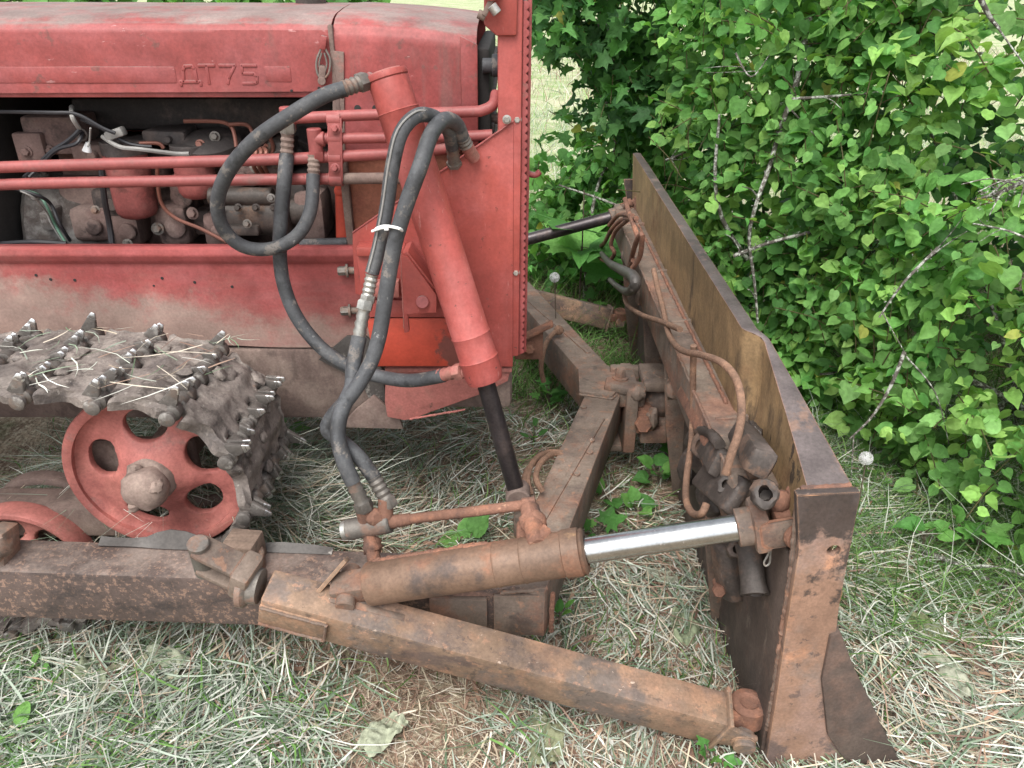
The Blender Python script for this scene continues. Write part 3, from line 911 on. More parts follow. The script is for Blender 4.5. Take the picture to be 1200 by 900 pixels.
mb.plate([(-.565, .66), (-.475, .735), (-.42, .735), (-.385, .70), (-.375, .45), (-.40, .45), (-.44, .56), (-.47, .60)], .012, 'y', 2.012, .003)
part(mb, "gusset", M['greasy'], rail)
mb = MB(); mb.plate([(-.52, .44), (-.33, .43), (-.34, .48), (-.41, .55), (-.47, .50)], .014, 'y', 1.995, .004); part(mb.rough(.004, 20), "skid_lug", M['rail'], rail)

# ---- four red pipes and their clamps
pipes = [
    ([(340, 139, 2.0), (365, 137.5, 2.0), (420, 135, 2.0), (545, 131, 1.99), (566, 129, 1.99), (578, 122, 2.0), (581, 110, 2.03)], .0135),
    ([(369, 163, 1.99), (400, 162, 2.0), (480, 161, 2.0), (540, 160, 1.99), (577, 158, 1.99)], .0135),
    ([(-160, 199, 2.0), (-60, 198, 2.0), (60, 194, 2.0), (300, 187.5, 2.0), (420, 182, 2.0), (480, 179, 2.0), (524, 174, 1.99)], .0145),
    ([(-160, 222, 2.0), (-60, 219, 2.0), (60, 214.5, 2.0), (300, 210.5, 2.0), (390, 209.5, 2.0)], .0145)]
hp = []
for i, (pts, r) in enumerate(pipes):
    mb = MB(); mb.tube([at(*q) for q in pts], r, 16)
    hp.append(part(mb, "hydraulic_pipe", M['red_pipe']))
mb = MB(); mb.tube([at(390, 209.5, 2.0), at(480, 208.5, 2.0)], .0145, 16, smooth=False); part(mb, "pipe_end", M['rail'], hp[3])
mb = MB()
q = at(337, 138, 2.0); mb.cyl(q + Vector((0, 0, .026)), q + Vector((0, 0, -.03)), .018); mb.cyl(q, q + Vector((.02, 0, 0)), .017); part(mb, "elbow_fitting", M['red_pipe'], hp[0])
mb = MB()
q = at(369, 163, 1.99); mb.cyl(q + Vector((0, 0, .026)), q + Vector((0, 0, -.035)), .018); mb.cyl(q, q + Vector((.025, 0, 0)), .018); mb.hexa(q + Vector((0, 0, -.03)), (0, 0, -1), .021, .024); part(mb, "elbow_fitting", M['red_pipe'], hp[1])
mb = MB()
q = at(337, 150, 1.99); mb.hexa(q + Vector((0, 0, .012)), (0, 0, -1), .021, .026); part(mb, "union_nut", M['zinc'], hp[0])
mb = MB()
q0 = at(391, 128, 1.99); q1 = at(396, 222, 1.99)
for (v, w) in ((140, .02), (162, .02), (184, .021), (209, .021)):
    c = at(392 + (v - 140) * .03, v, 2.0); mb.lathe(c - Vector((.018, 0, 0)), (1, 0, 0), [(0, w - .004), (.002, w - .001), (.034, w - .001), (.036, w - .004)], 18)
mb.beam(at(392, 138, 1.985), at(394, 212, 1.985), .036, .006, up=(0, 1, 0), bev=.002)
for v in (151, 197):
    mb.bolt(at(393, v, 1.982), (0, -1, .2), .0085, .014)
part(mb, "pipe_clamp", M['red_pipe'])
mb = MB(); mb.beam(at(396, 60, 2.07), at(398, 215, 2.08), .03, .006, up=(0, 1, 0), bev=.002); part(mb, "pipe_bracket", M['rail'])

# ---- front mast, gusset plate and skirts
P2 = lambda u, v, y: (lambda q: (q.x, q.z))(at(u, v, y))
mb = MB()
mb.beam((-.0095, 2.0, .70), (-.004, 2.0, 1.62), .10, .058, up=(1, 0, 0), bev=.006)
mast = part(mb, "mast", M['red_bright'])
mb = MB()
poly = [(.019, .70), (.026, 1.60)]
n = 46
saw = []
for k in range(n):
    t = 1 - k / n
    z = .70 + .9 * t
    xb = .0275 + .007 * t
    saw += [(xb, z), (xb + .006, z - .006), (xb + .007, z - .013)]
mb.plate(poly + saw, .012, 'y', 1.962, .0015)
part(mb, "serrated_strip", M['red'], mast)
mb = MB(); mb.beam((.020, 2.01, .70), (.026, 2.01, 1.6), .09, .012, up=(1, 0, 0), bev=.002); part(mb, "gap_shade_strip", M['black'], mast)  # black strip paints the dark gap behind the saw teeth
mb = MB(); mb.beam((.036, 2.03, .70), (.042, 2.03, 1.62), .10, .010, up=(1, 0, 0), bev=.003); part(mb, "mast_flange", M['red'], mast)
mb = MB()
mb.plate([P2(582, 42, 1.94), P2(606, 42, 1.94), P2(608, -60, 1.94), P2(567, -60, 1.94), P2(567, 29, 1.94)], .13, 'y', 1.935, .006)
mb.cyl((-.045, 1.90, 1.622), (-.045, 1.94, 1.622), .022)
cap = part(mb, "mast_head", M['red_bright'], mast)
mb = MB(); mb.beam(at(567, 18, 1.91), at(583, -14, 1.91), .012, .010, up=(0, 1, 0), bev=.002); mb.cyl(at(569, 20, 1.92), at(560, 16, 1.92), .010); part(mb, "lever", M['rail'], mast)
mb = MB(); mb.cyl(at(576, 6, 1.905), at(583, 16, 1.905), .011); part(mb, "pin_bolt", M['zinc'], mast)
for q in ((594, 140, 1.938), (606, 140, 1.955), (604.5, 319, 1.955)):
    mb = MB(); mb.bolt(at(*q), (0, -1, 0), .0075, .010); part(mb, "mast_bolt", M['zinc'], mast)
mb = MB(); mb.tube([at(615, 170, 2.02), at(615, 192, 2.02), at(618, 202, 2.02), at(627, 205, 2.02), at(633, 201, 2.02)], .008, 10); mb.beam(at(613, 170, 2.02), at(613, 196, 2.02), .018, .01, up=(0, 1, 0)); part(mb, "hook", M['red'], mast)
mb = MB()
YG = 1.945
pl = [P2(u, v, YG) for (u, v) in ((602, 141), (413, 272), (413, 290), (416, 345), (438, 350), (438, 430), (601, 430))]
mb.plate(pl, .012, 'y', YG, .003, step=.03, disp=lambda a, b: .004 * noise.noise(Vector((a * 5, b * 5, 1))))
gus = part(mb, "gusset_plate", M['red_bright'], label="tall red triangular side plate under the front mast")
mb = MB()
mb.plate([P2(u, v, YG) for (u, v) in ((430, 371), (560, 371), (580, 427), (440, 427))], .006, 'y', YG - .012, .002)
part(mb, "patch_plate", M['orange'], gus, label="brighter orange patch plate with peeling paint")
mb = MB(); mb.plate([P2(u, v, YG) for (u, v) in ((430, 349), (470, 349), (560, 360), (560, 369), (430, 369))], .012, 'y', YG - .018, .002); part(mb, "flat_strip", M['red_bright'], gus)
mb = MB(); mb.box(*[0, 0, 0, 0, 0, 0]) if False else mb.plate([P2(u, v, 1.90) for (u, v) in ((417, 290), (474, 290), (474, 301), (417, 301))], .05, 'y', 1.90, .004)
mb.plate([P2(u, v, 1.91) for (u, v) in ((417, 300), (470, 300), (470, 349), (424, 349))], .03, 'y', 1.915, .004); part(mb, "mount_box", M['red_bright'], gus)
mb = MB(); mb.plate([P2(u, v, 1.88) for (u, v) in ((430, 330), (468, 328), (469, 348), (430, 348))], .03, 'y', 1.87, .006); part(mb, "tube_stub", M['salmon'], gus)
for (u, v) in ((405, 317), (408, 364)):
    mb = MB(); mb.bolt(at(u + 3, v, 2.015), (-1, -.15, 0), .013, .028); mb.cyl(at(u - 5, v, 2.015), at(u + 14, v, 2.015), .010)
    part(mb, "panel_bolt", M['fitting'], gus)
mb = MB()
mb.plate([P2(u, v, 1.97) for (u, v) in ((452, 429), (600, 429), (595, 446), (570, 459), (481, 491), (474, 492), (454, 488), (451, 470))], .02, 'y', 1.965, .004)
mb.plate([P2(u, v, 1.97) for (u, v) in ((452, 429), (600, 429), (600, 434), (452, 434))], .05, 'y', 1.955, .003)
part(mb, "skirt_plate", M['salmon'], gus)
mb = MB(); mb.box(-.36, .0, 2.0, 2.9, .50, .70, .02); part(mb, "front_crossmember", M['rail'])
# cylinder mount cheeks
mb = MB()
ck = [P2(u, v, 1.80) for (u, v) in ((470, 297), (478, 300), (512, 345), (512, 366), (478, 368), (480, 388), (474, 390))]
mb.plate(ck, .014, 'y', 1.795, .003)
mb.plate([P2(u, v, 1.88) for (u, v) in ((476, 292), (486, 296), (521, 345), (521, 362), (484, 366))], .014, 'y', 1.885, .003)
mb.plate([P2(u, v, 1.84) for (u, v) in ((472, 294), (480, 290), (512, 332), (508, 340))], .09, 'y', 1.806, .003)
brk = part(mb, "cylinder_bracket", M['red_bright'])
mb = MB(); mb.cyl(at(495, 354, 1.785), at(495, 354, 1.92), .0165); part(mb, "pivot_pin", M['red'], brk)

# ---- lift cylinder (red) leaning over the plate
lc0, lc1 = at(452, 84, 1.86), at(569, 446, 1.735)
ax = (lc1 - lc0).normalized()
L = (lc1 - lc0).length
mb = MB(); r = .0485
mb.lathe(lc0, ax, [(0, r - .012), (.001, r - .002), (.004, r), (.014, r), (.016, r - .003), (.02, r - .0015), (.085, r - .0015), (.087, r + .001), (.09, r - .001), (L * .35, r), (L - .13, r), (L - .127, r + .002), (L - .12, r), (L - .066, r), (L - .062, r + .003), (L - .056, r + .001), (L - .02, r + .001), (L, r - .004), (L + .001, r - .018)], 40)
lift = part(mb, "lift_cylinder", M['red_bright'])
mb = MB(); mb.lathe(lc0, -ax, [(0, r - .011), (.003, r - .014), (.004, .01)], 30); part(mb, "end_cap", M['salmon'], lift)
mb = MB(); mb.cyl(at(446, 98, 1.84), at(430, 91, 1.85), .014); part(mb, "hose_port", M['red'], lift)
mb = MB(); re = at(607, 583, 1.72); mb.cyl(lc1 - ax * .03, re, .024, seed if False else .024); part(mb, "piston_rod", M['rod'], lift)
mb = MB(); mb.cyl(re - Vector((0, .03, -.01)), re + Vector((0, .03, .01)), .034); part(mb, "rod_eye", M['rail'], lift)
mb = MB(); mb.beam(at(518, 338, 1.80), at(548, 332, 1.80), .06, .05, up=(0, 1, 0)); part(mb, "trunnion_lug", M['red_bright'], lift)
mb = MB(); mb.cyl(at(538, 436, 1.748), at(556, 438, 1.748), .016); part(mb, "hose_port", M['salmon'], lift)

# ---- hoses
def hose(pts, r, name="hydraulic_hose", stripe=False):
    mb = MB(); P = [at(*q) for q in pts]
    mb.tube(P, r, 14, sub=8)
    h = part(mb, name, M['rubber'])
    return h
def ferrule(h, a, b, r, m='fitting', nut=None, ribs=4):
    a, b = Vector(a), Vector(b)
    d = b - a
    L = d.length
    pr = []
    for k in range(ribs * 2 + 1):
        pr.append((L * k / (ribs * 2), r * (1.0 if k % 2 == 0 else .84)))
    mb = MB(); mb.lathe(a, d, pr, 20); f = part(mb, "ferrule", M[m], h)
    if nut:
        mb = MB(); mb.hexa(b, d, r * 1.18, nut); part(mb, "union_nut", M[m], h)
hA = hose([(404, 104, 1.80), (380, 112, 1.79), (345, 132, 1.78), (300, 163, 1.78), (268, 200, 1.80), (255, 236, 1.82), (262, 268, 1.84), (286, 289, 1.86), (320, 291, 1.88), (349, 275, 1.90), (364, 246, 1.93), (367, 205, 1.97)], .0172)
ferrule(hA, at(398, 106, 1.80), at(420, 98, 1.83), .0185, 'fitting', .024)
ferrule(hA, at(367.5, 206, 1.972), at(368, 182, 1.985), .0165, 'rail', None)
hB = hose([(336, 182, 1.985), (333, 215, 1.95), (329, 260, 1.93), (328, 300, 1.93), (333, 335, 1.92), (348, 372, 1.90), (375, 406, 1.88), (405, 427, 1.86), (440, 440, 1.84), (480, 446, 1.81), (520, 440, 1.77)], .0185)
ferrule(hB, at(336, 184, 1.985), at(337, 157, 1.99), .017, 'rail', None)
ferrule(hB, at(516, 440, 1.775), at(534, 436, 1.75), .0185, 'salmon', .022, 3)
hC = hose([(530, 172, 1.90), (525, 152, 1.86), (508, 137, 1.80), (488, 136, 1.76), (470, 156, 1.73), (460, 195, 1.72), (453, 245, 1.72), (444, 290, 1.72), (436, 320, 1.71)], .0165)
hC2 = hose([(421, 395, 1.66), (414, 430, 1.62), (412, 455, 1.58), (400, 482, 1.53), (396, 510, 1.50), (403, 540, 1.475), (414, 566, 1.46)], .0185)
ferrule(hC, at(436, 322, 1.71), at(431, 347, 1.695), .016, 'zinc', None, 4)
ferrule(hC2, at(420, 397, 1.66), at(427, 362, 1.68), .0165, 'zinc', .022, 4)
mb = MB(); mb.hexa(at(432, 346, 1.695), at(429, 362, 1.685) - at(432, 346, 1.695), .0185, .02); part(mb, "union_nut", M['zinc'], hC)
ferrule(hC2, at(413, 564, 1.462), at(424, 588, 1.455), .019, 'fitting', .026, 3)
ferrule(hC, at(530, 170, 1.90), at(532, 190, 1.93), .0165, 'fitting', .012, 3)
hD = hose([(541, 160, 1.89), (534, 145, 1.86), (520, 141, 1.80), (505, 158, 1.75), (492, 196, 1.70), (476, 240, 1.685), (462, 288, 1.68), (453, 340, 1.665), (444, 395, 1.64), (432, 430, 1.61), (412, 462, 1.56), (390, 488, 1.545), (384, 503, 1.54), (396, 514, 1.535), (420, 535, 1.51), (440, 562, 1.485)], .0180)
ferrule(hD, at(438, 559, 1.487), at(452, 584, 1.47), .0185, 'fitting', .026, 4)
ferrule(hD, at(540, 158, 1.888), at(546, 170, 1.905), .018, 'fitting', None, 3)
mb = MB(); mb.cyl(at(545, 168, 1.905), at(556, 186, 1.935), .016); part(mb, "pipe_stub", M['salmon'], hD)
# a pale painted line along one hose, and a white nylon tie
mb = MB()
pts = [(508, 132, 1.785), (488, 130.5, 1.745), (466, 152, 1.714), (455.5, 192, 1.704), (448, 243, 1.704), (439, 288, 1.704), (431, 319, 1.695)]
mb.tube([at(*q) for q in pts], .0022, 6); part(mb, "marking_stripe", M['wire_white'], hC)
mb = MB()
c = [at(441, 268, 1.70), at(452, 265, 1.675), at(468, 268, 1.655), at(470, 272, 1.69), at(455, 272, 1.735), at(442, 271, 1.735)]
mb.tube(c, .0035, 6, closed=True); mb.tube([at(436, 271, 1.70), at(445, 268, 1.685), at(454, 266, 1.67)], .003, 6); mb.box(*(lambda q: (q.x - .005, q.x + .005, q.y - .005, q.y + .005, q.z - .005, q.z + .005))(at(453, 267, 1.665)), .001)
part(mb, "cable_tie", M['ivory'], hD)

gw = MB(); gw.weld([at(602, 142, 1.944), at(413, 273, 1.944)], .0018); part(gw, "weld_run", M['red'], gus)
for pts in ([at(470, 297, 1.81), at(474, 385, 1.83)], [at(545, 480, 1.965), at(480, 491, 1.965)]):
    gw = MB(); gw.weld(pts, .003); part(gw, "weld_run", M['salmon'], gus)
# ================================================================ track, idler and rollers
TY = 1.745
WX, WZ, WR = -.925, .508, .236
# idler: dished disc with five openings
def wheel(name, cx, cz, R_, y0, hole_angles, hole_r, hole_d, hubr, m):
    mb = MB()
    outer = [(cx + R_ * .97 * math.cos(2 * math.pi * k / 64), cz + R_ * .97 * math.sin(2 * math.pi * k / 64)) for k in range(64)]
    holes = []
    for a in hole_angles:
        a = R(a)
        c = (cx + hole_d * math.cos(a), cz + hole_d * math.sin(a))
        ring = []
        for k in range(20):
            q = 2 * math.pi * k / 20
            rr, tt = hole_r * .86 * math.cos(q), hole_r * 1.12 * math.sin(q)
            ring.append((c[0] + rr * math.cos(a) - tt * math.sin(a), c[1] + rr * math.sin(a) + tt * math.cos(a)))
        holes.append((c, ring))
    def dish(a, b):
        r = math.hypot(a - cx, b - cz) / R_
        d = 0.012
        if r < .55:
            d -= .055 * (1 - (r / .55) ** 2)
        d -= .022 * max(0, 1 - abs(r - .98) / .16)
        an = math.degrees(math.atan2(b - cz, a - cx))
        for h in hole_angles:
            q = abs((an - h + 180) % 360 - 180)
            d += .010 * math.exp(-(q / 17) ** 2) * (1 if .35 < r < .9 else .2)
        return d + .002 * noise.noise(Vector((a * 30, b * 30, 0)))
    mb.plate(outer, .022, 'y', y0, .004, holes=holes, step=.013, disp=dish)
    w = part(mb, name, m)
    mb = MB(); mb.lathe((cx, y0 - .012, cz), (0, 1, 0), [(0.004, R_ * .89), (0, R_ * .93), (.002, R_ * .985), (.008, R_), (.06, R_), (.066, R_ * .985), (.07, R_ * .9)], 72, 0, True)
    part(mb, "rim", m, w)
    for (c, ring) in holes:
        pass
    mb = MB(); mb.lathe((cx, y0 + .16, cz), (0, 1, 0), [(0.004, R_ * .86), (0, R_ * .93), (.002, R_ * .985), (.008, R_), (.04, R_), (.044, R_ * .9)], 48, 0, True); mb.cyl((cx, y0 - .03, cz), (cx, y0 + .2, cz), hubr * 1.15)
    part(mb, "inner_rim", M['rail'], w)
    return w
idler = wheel("idler_wheel", WX, WZ, WR, 1.655, (20, 92, 164, 246, 318), .050, .138, .055, M['wheel_red'])
mb = MB()
mb.lathe((WX, 1.645, WZ), (0, -1, 0), [(0, .062), (.02, .062), (.03, .056), (.034, .052), (.05, .056), (.075, .053), (.092, .042), (.10, .022), (.102, .004)], 28, .10)
mb.lump((WX - .02, 1.60, WZ + .045), .02, 4, .4); mb.lump((WX + .04, 1.565, WZ + .02), .016, 7, .4); mb.lump((WX - .025, 1.555, WZ - .035), .014, 9, .4)
part(mb.rough(.005, 30, 2), "hub_cap", M['rail'], idler)
rw = wheel("road_wheel", -1.36, .195, .185, 1.655, (40, 100, 160, 220, 280, 340), .040, .112, .05, M['salmon'])
wheel("road_wheel", -1.80, .215, .195, 1.655, (40, 100, 160, 220, 280, 340), .036, .118, .05, M['salmon'])
mb = MB(); mb.cyl((-1.36, 1.655, .195), (-1.36, 1.58, .195), .06); part(mb.rough(.004, 30), "hub_cap", M['rail'], rw)

def link_mb(seed):
    """one cast shoe: x along the track, y across (outer edge at -y), z outward"""
    mb = MB()
    def top(u, v):
        y = -.193 + .386 * v
        def ext(ys):
            return .056 + .029 * (1 if min(abs(y - q) for q in ys) < .0215 else 0)
        x = (2 * u - 1) * (ext((-.168, -.084, 0, .084, .168)) if u > .5 else ext((-.126, -.042, .042, .126)))
        ed = 1 - abs(2 * v - 1) ** 6
        waist = 1 - .16 * math.exp(-((abs(2 * v - 1) - 1) / .1) ** 2) * math.cos((u - .5) * math.pi) ** 2
        y *= waist
        z = .014 + .010 * math.exp(-((u - .5) / .16) ** 2) * (1 if abs(v - .5) < .46 else .3)
        z -= .016 * (math.sin(u * math.pi) ** 2) * (1 - ed)
        q = (.16 * u + seed * .31, y, 0)
        z += .004 * ns(q, 12, seed) + .006 * max(0, ns(q, 8, seed + 4)) + .003 * ns(q, 34, seed + 2) - .014 * max(0, ns(q, 16, seed + 8) - .25) - .010 * math.exp(-((min(u, 1 - u)) / .06) ** 2) + .010 * math.exp(-((abs(2 * v - 1) - .93) / .05) ** 2)
        return Vector((x, y, z))
    def bot(u, v):
        t = top(u, 1 - v)
        return Vector((t.x * .97, t.y * .99, -.010 - .006 * (math.sin(u * math.pi) ** 2)))
    nu, nv = 22, 46
    mb.grid(top, nu, nv)
    mb.grid(bot, nu, nv)
    # side skirts close the casting
    def side(s):
        def fn(u, v):
            t = top(u, 0 if s < 0 else 1)
            return Vector((t.x, t.y, t.z * (1 - v) + (-.010 - .006 * (math.sin(u * math.pi) ** 2)) * v))
        return fn
    mb.grid(side(-1), nu, 2); mb.grid(side(1), nu, 2)
    def end(s):
        def fn(u, v):
            t = top(0 if s < 0 else 1, u)
            return Vector((t.x, t.y, t.z * (1 - v) - .010 * v))
        return fn
    mb.grid(end(-1), nv, 2); mb.grid(end(1), nv, 2)
    r_ = random.Random(seed)
    # hinge eyes, five at the front edge, four at the rear, each with a rising fin worn bright at its tip
    for (xe, ys) in ((.085, (-.168, -.084, 0, .084, .168)), (-.085, (-.126, -.042, .042, .126))):
        for y in ys:
            mb.mi = 0
            rr = .021 + r_.uniform(-.002, .002)
            mb.mi = 2
            mb.lathe((xe, y - .018, 0), (0, 1, 0), [(0, rr * .8), (.004, rr), (.032, rr), (.036, rr * .8)], 12, .15)
            if xe > 0:
                h = r_.uniform(.034, .056) * (1.2 if abs(y) > .1 else .85)
                for sy in ((-.010, .010) if r_.random() < .65 else (0,)):
                    a = Vector((xe - .012, y + sy, .012)); b = Vector((xe + r_.uniform(.004, .014), y + sy * 1.15, h * r_.uniform(.85, 1.1)))
                    mb.mi = 2
                    mb.beam(a, b, .044, .016, up=(0, 1, 0), bev=.003, w1=.017, h1=.009)
                    mb.mi = 1
                    d = (b - a).normalized()
                    mb.beam(b - d * .012, b + d * .007, .025, .0115, up=(0, 1, 0), bev=.002, w1=.011, h1=.005)
    mb.mi = 2
    mb.cyl((.085, -.205, 0), (.085, .2, 0), .0115, seg=12)
    mb.lathe((.085, -.212, 0), (0, 1, 0), [(0, .015), (.003, .019), (.012, .019), (.014, .012)], 12)
    mb.mi = 0
    for k in range(3):
        mb.lump((r_.uniform(-.06, .06), r_.uniform(-.15, .15), .02), r_.uniform(.010, .02), k + seed, .4, 10, (1.2, 1.3, .6))
    mb.rough(.0016, 45, seed)
    return mb
link_me = []
for s in range(4):
    o = link_mb(s * 7 + 3).build("track_link", [M['mud'], M['worn'], M['eye']], None, 45)
    link_me.append(o.data)
    bpy.data.objects.remove(o)
# the pin line: level top run, round the idler, down to the road wheels
rp = WR + .024
path = []
for k in range(12):
    path.append(Vector((-2.75 + k * (2.75 - .965) / 12, 0, .772 + .012 * math.sin(k * 1.3))))
for k in range(15):
    a = R(95 - k * (95 + 62) / 14)
    path.append(Vector((WX + rp * math.cos(a), 0, WZ + rp * math.sin(a))))
path += [Vector((-1.12, 0, .12)), Vector((-1.3, 0, .045)), Vector((-1.6, 0, .04)), Vector((-2.75, 0, .04))]
seg, acc = [], [0.0]
for a, b in zip(path[:-1], path[1:]):
    acc.append(acc[-1] + (b - a).length)
def on_path(s):
    s = min(max(s, 0), acc[-1] - 1e-5)
    for i in range(len(acc) - 1):
        if acc[i + 1] >= s:
            t = (s - acc[i]) / (acc[i + 1] - acc[i])
            return path[i].lerp(path[i + 1], t)
track = empty("track"); track.parent = dozer; track.location = Vector((-.9, TY, .4)) - dozer.location
tp = Vector((-.9, TY, .4))
PITCHL = .170
# phase: a pin sits at x = -1.105 on the top run
s0 = (0.085)
npins = int((acc[-1] - s0) / PITCHL)
pins = [on_path(s0 + k * PITCHL) for k in range(npins + 1)]
for k in range(npins):
    a, b = pins[k], pins[k + 1]
    ob = bpy.data.objects.new("track_link", link_me[k % 4])
    COL.objects.link(ob)
    ob.parent = track
    d = (b - a).normalized()
    up = Vector((-d.z, 0, d.x))
    if True:
        up = d.cross(Vector((0, 1, 0))) * -1
    Mx = Matrix((d, Vector((0, 1, 0)), d.cross(Vector((0, 1, 0))))).transposed()
    ob.rotation_euler = Mx.to_euler()
    c = (a + b) / 2
    ob.location = Vector((c.x, TY, c.z)) - tp
# track frame between the wheels
mb = MB(); mb.box(-2.7, -1.05, 1.70, 1.80, .26, .36, .01); mb.box(-1.15, -.85, 1.73, 1.76, .44, .56, .01); part(mb, "track_frame", M['rail'])
# ================================================================ push frame, struts, tilt cylinders
def atX(u, v, X):
    """like at(), for a place whose distance ahead along the machine (X) is known"""
    a = (u - 600) / 900.0
    b = (450 - v) / 900.0
    k = X / a
    return Vector((X, k * (_cp + b * _sp), CAM_Z + k * (-_sp + b * _cp)))
def atZ(u, v, z):
    a = (u - 600) / 900.0
    b = (450 - v) / 900.0
    k = (z - CAM_Z) / (-_sp + b * _cp)
    return Vector((a * k, k * (_cp + b * _sp), z))
frame = empty("push_frame"); frame.parent = dozer; frame.location = Vector((0, YC, .27)) - dozer.location
def both(fn, name, m, parent=None, **k):
    for s in (0, 1):
        mb = MB(); fn(mb)
        if s: mb.mirror_y()
        part(mb, name, m, parent or frame, **k)
def zc(x): return .268 - .0456 * (x - .094)
def f_(mb):
    mb.beam((-2.6, 1.46, zc(-2.6)), (.05, 1.46, zc(.05)), .12, .150, bev=.008)
    for i, v in enumerate(mb.v):
        v.z += .003 * ns(v, 4)
both(f_, "push_beam", M['beam'])
def f_(mb):
    mb.beam((.022, 1.405, .272), (.348, 2.46, .276), .122, .150, bev=.008)
    mb.beam((.0, 1.46, .274), (.30, 2.2, .278), .02, .156, bev=.004)
both(f_, "front_arm", M['frame'])
mb = MB()
mb.box(-.045, .075, 1.388, 1.40, .205, .335, .004); mb.box(-.20, -.06, 1.386, 1.402, .225, .325, .004)
part(mb, "end_doubler", M['frame'], frame)
mb = MB()
mb.plate([(.235, 2.36), (.345, 2.325), (.40, 2.42), (.40, 2.50), (.345, 2.575), (.245, 2.54)], .016, 'z', .352, .004)
part(mb, "nose_plate", M['frame'], frame)
for (u, v) in ((684, 478), (693, 517), (691, 531), (676, 556)):
    q = atZ(u, v, .350); mb = MB(); mb.cyl(q, q + Vector((0, 0, .006)), .010)
    part(mb, "rivet", M['frame'], frame)
# nose: bracket cheeks, cross pin, ball
mb = MB()
mb.box(.36, .47, 2.36, 2.40, .30, .385, .008); mb.box(.36, .47, 2.50, 2.54, .30, .385, .008); mb.box(.40, .445, 2.34, 2.56, .12, .38, .008)
mb.beam((.33, 2.40, .375), (.47, 2.37, .365), .07, .03, bev=.008); mb.bolt((.385, 2.42, .385), (0, 0, 1), .02, .04); mb.lump((.44, 2.36, .36), .03, 3, .3)
mb.box(.32, .44, 2.38, 2.52, .10, .13, .006)
part(mb.rough(.002, 30), "nose_bracket", M['frame'], frame)
mb = MB()
mb.cyl((.44, 2.45, .255), (.50, 2.43, .255), .05); mb.bolt((.468, 2.36, .245), (-.1, -1, .15), .032, .045); mb.lathe((.47, 2.41, .25), (-.1, -1, .12), [(0, .045), (.01, .052), (.045, .05), (.05, .04)], 24)
part(mb.rough(.0015, 30), "hinge_pin", M['rust'], frame)
mb = MB(); mb.lump((.53, 2.43, .29), .055, 5, .2, 18, (1, 1, 1.2)); mb.cyl((.53, 2.43, .34), (.535, 2.43, .40), .034); mb.box(.50, .60, 2.37, 2.49, .17, .24, .012)
part(mb.rough(.003, 30), "ball_joint", M['frame'], frame)
# thin bent strip lying along the rear edge of the beam, mud lugs
mb = MB()
def strip_fn(us, vs_, y):
    def fn(u, v):
        k = u * (len(us) - 1); i = min(int(k), len(us) - 2); t = k - i
        uu = us[i] * (1 - t) + us[i + 1] * t
        hh = vs_[i] * (1 - t) + vs_[i + 1] * t
        q = at(uu, 640, y)
        return Vector((q.x, y - .02 + .022 * v, zc(q.x) + .077 + hh * v))
    return fn
mb.grid(strip_fn((122, 140, 160, 176, 190, 205, 222, 240, 256), (.012, .008, .009, .016, .034, .044, .040, .022, .006), 1.518), 24, 3)
mb.grid(strip_fn((298, 312, 330, 350, 372, 390), (.006, .012, .016, .014, .010, .004), 1.518), 16, 3)
o = part(mb, "bent_strip", M['greasy'], frame); s_ = o.modifiers.new("thickness", 'SOLIDIFY'); s_.thickness = .005
mb = MB()
mb.beam(at(6, 660, 1.45), at(2, 618, 1.47), .07, .045, up=(1, 0, 0), bev=.008); mb.lump(at(-3, 640, 1.44), .035, 8, .3)
part(mb.rough(.003, 30), "beam_lug", M['frame'], frame)
# near upright block and yoke where the diagonal strut starts
def yoke(mb):
    c = at(262, 668, 1.36)
    b = at(268, 640, 1.40)
    zt = zc(b.x) + .075
    mb.cyl((b.x - .005, 1.445, zt - .01), (b.x - .005, 1.445, zt + .035), .062)
    p = at(240, 652, 1.345); q = at(290, 676, 1.325)
    up = Vector((.1, -.25, 1)).normalized()
    for s in (.030, -.034):
        mb.beam(p + up * s - (q - p) * .12, q + up * s, .062, .016, up=up, bev=.006)
    mb.beam(q - (q - p) * .25, q + (q - p) * .16, .085, .095, up=up, bev=.012)
both(yoke, "strut_yoke", M['frame'])
def yokepin(mb):
    p = at(236, 650, 1.345); up = Vector((.1, -.25, 1)).normalized()
    mb.cyl(p - up * .065, p + up * .046, .024); q = at(296, 690, 1.325); mb.lathe(at(283, 683, 1.325), (1, -.1, -.15), [(0, .046), (.004, .054), (.016, .054), (.02, .05), (.024, .043), (.045, .04)], 24)
both(yokepin, "yoke_pin", M['fitting'])
def yb(mb):
    b = at(279, 634, 1.46); zt = zc(b.x) + .075
    mb.beam((b.x - .035, 1.475, zt + .03), (b.x + .045, 1.465, zt + .03), .075, .075, bev=.006)
both(yb, "chock_block", M['wood'])

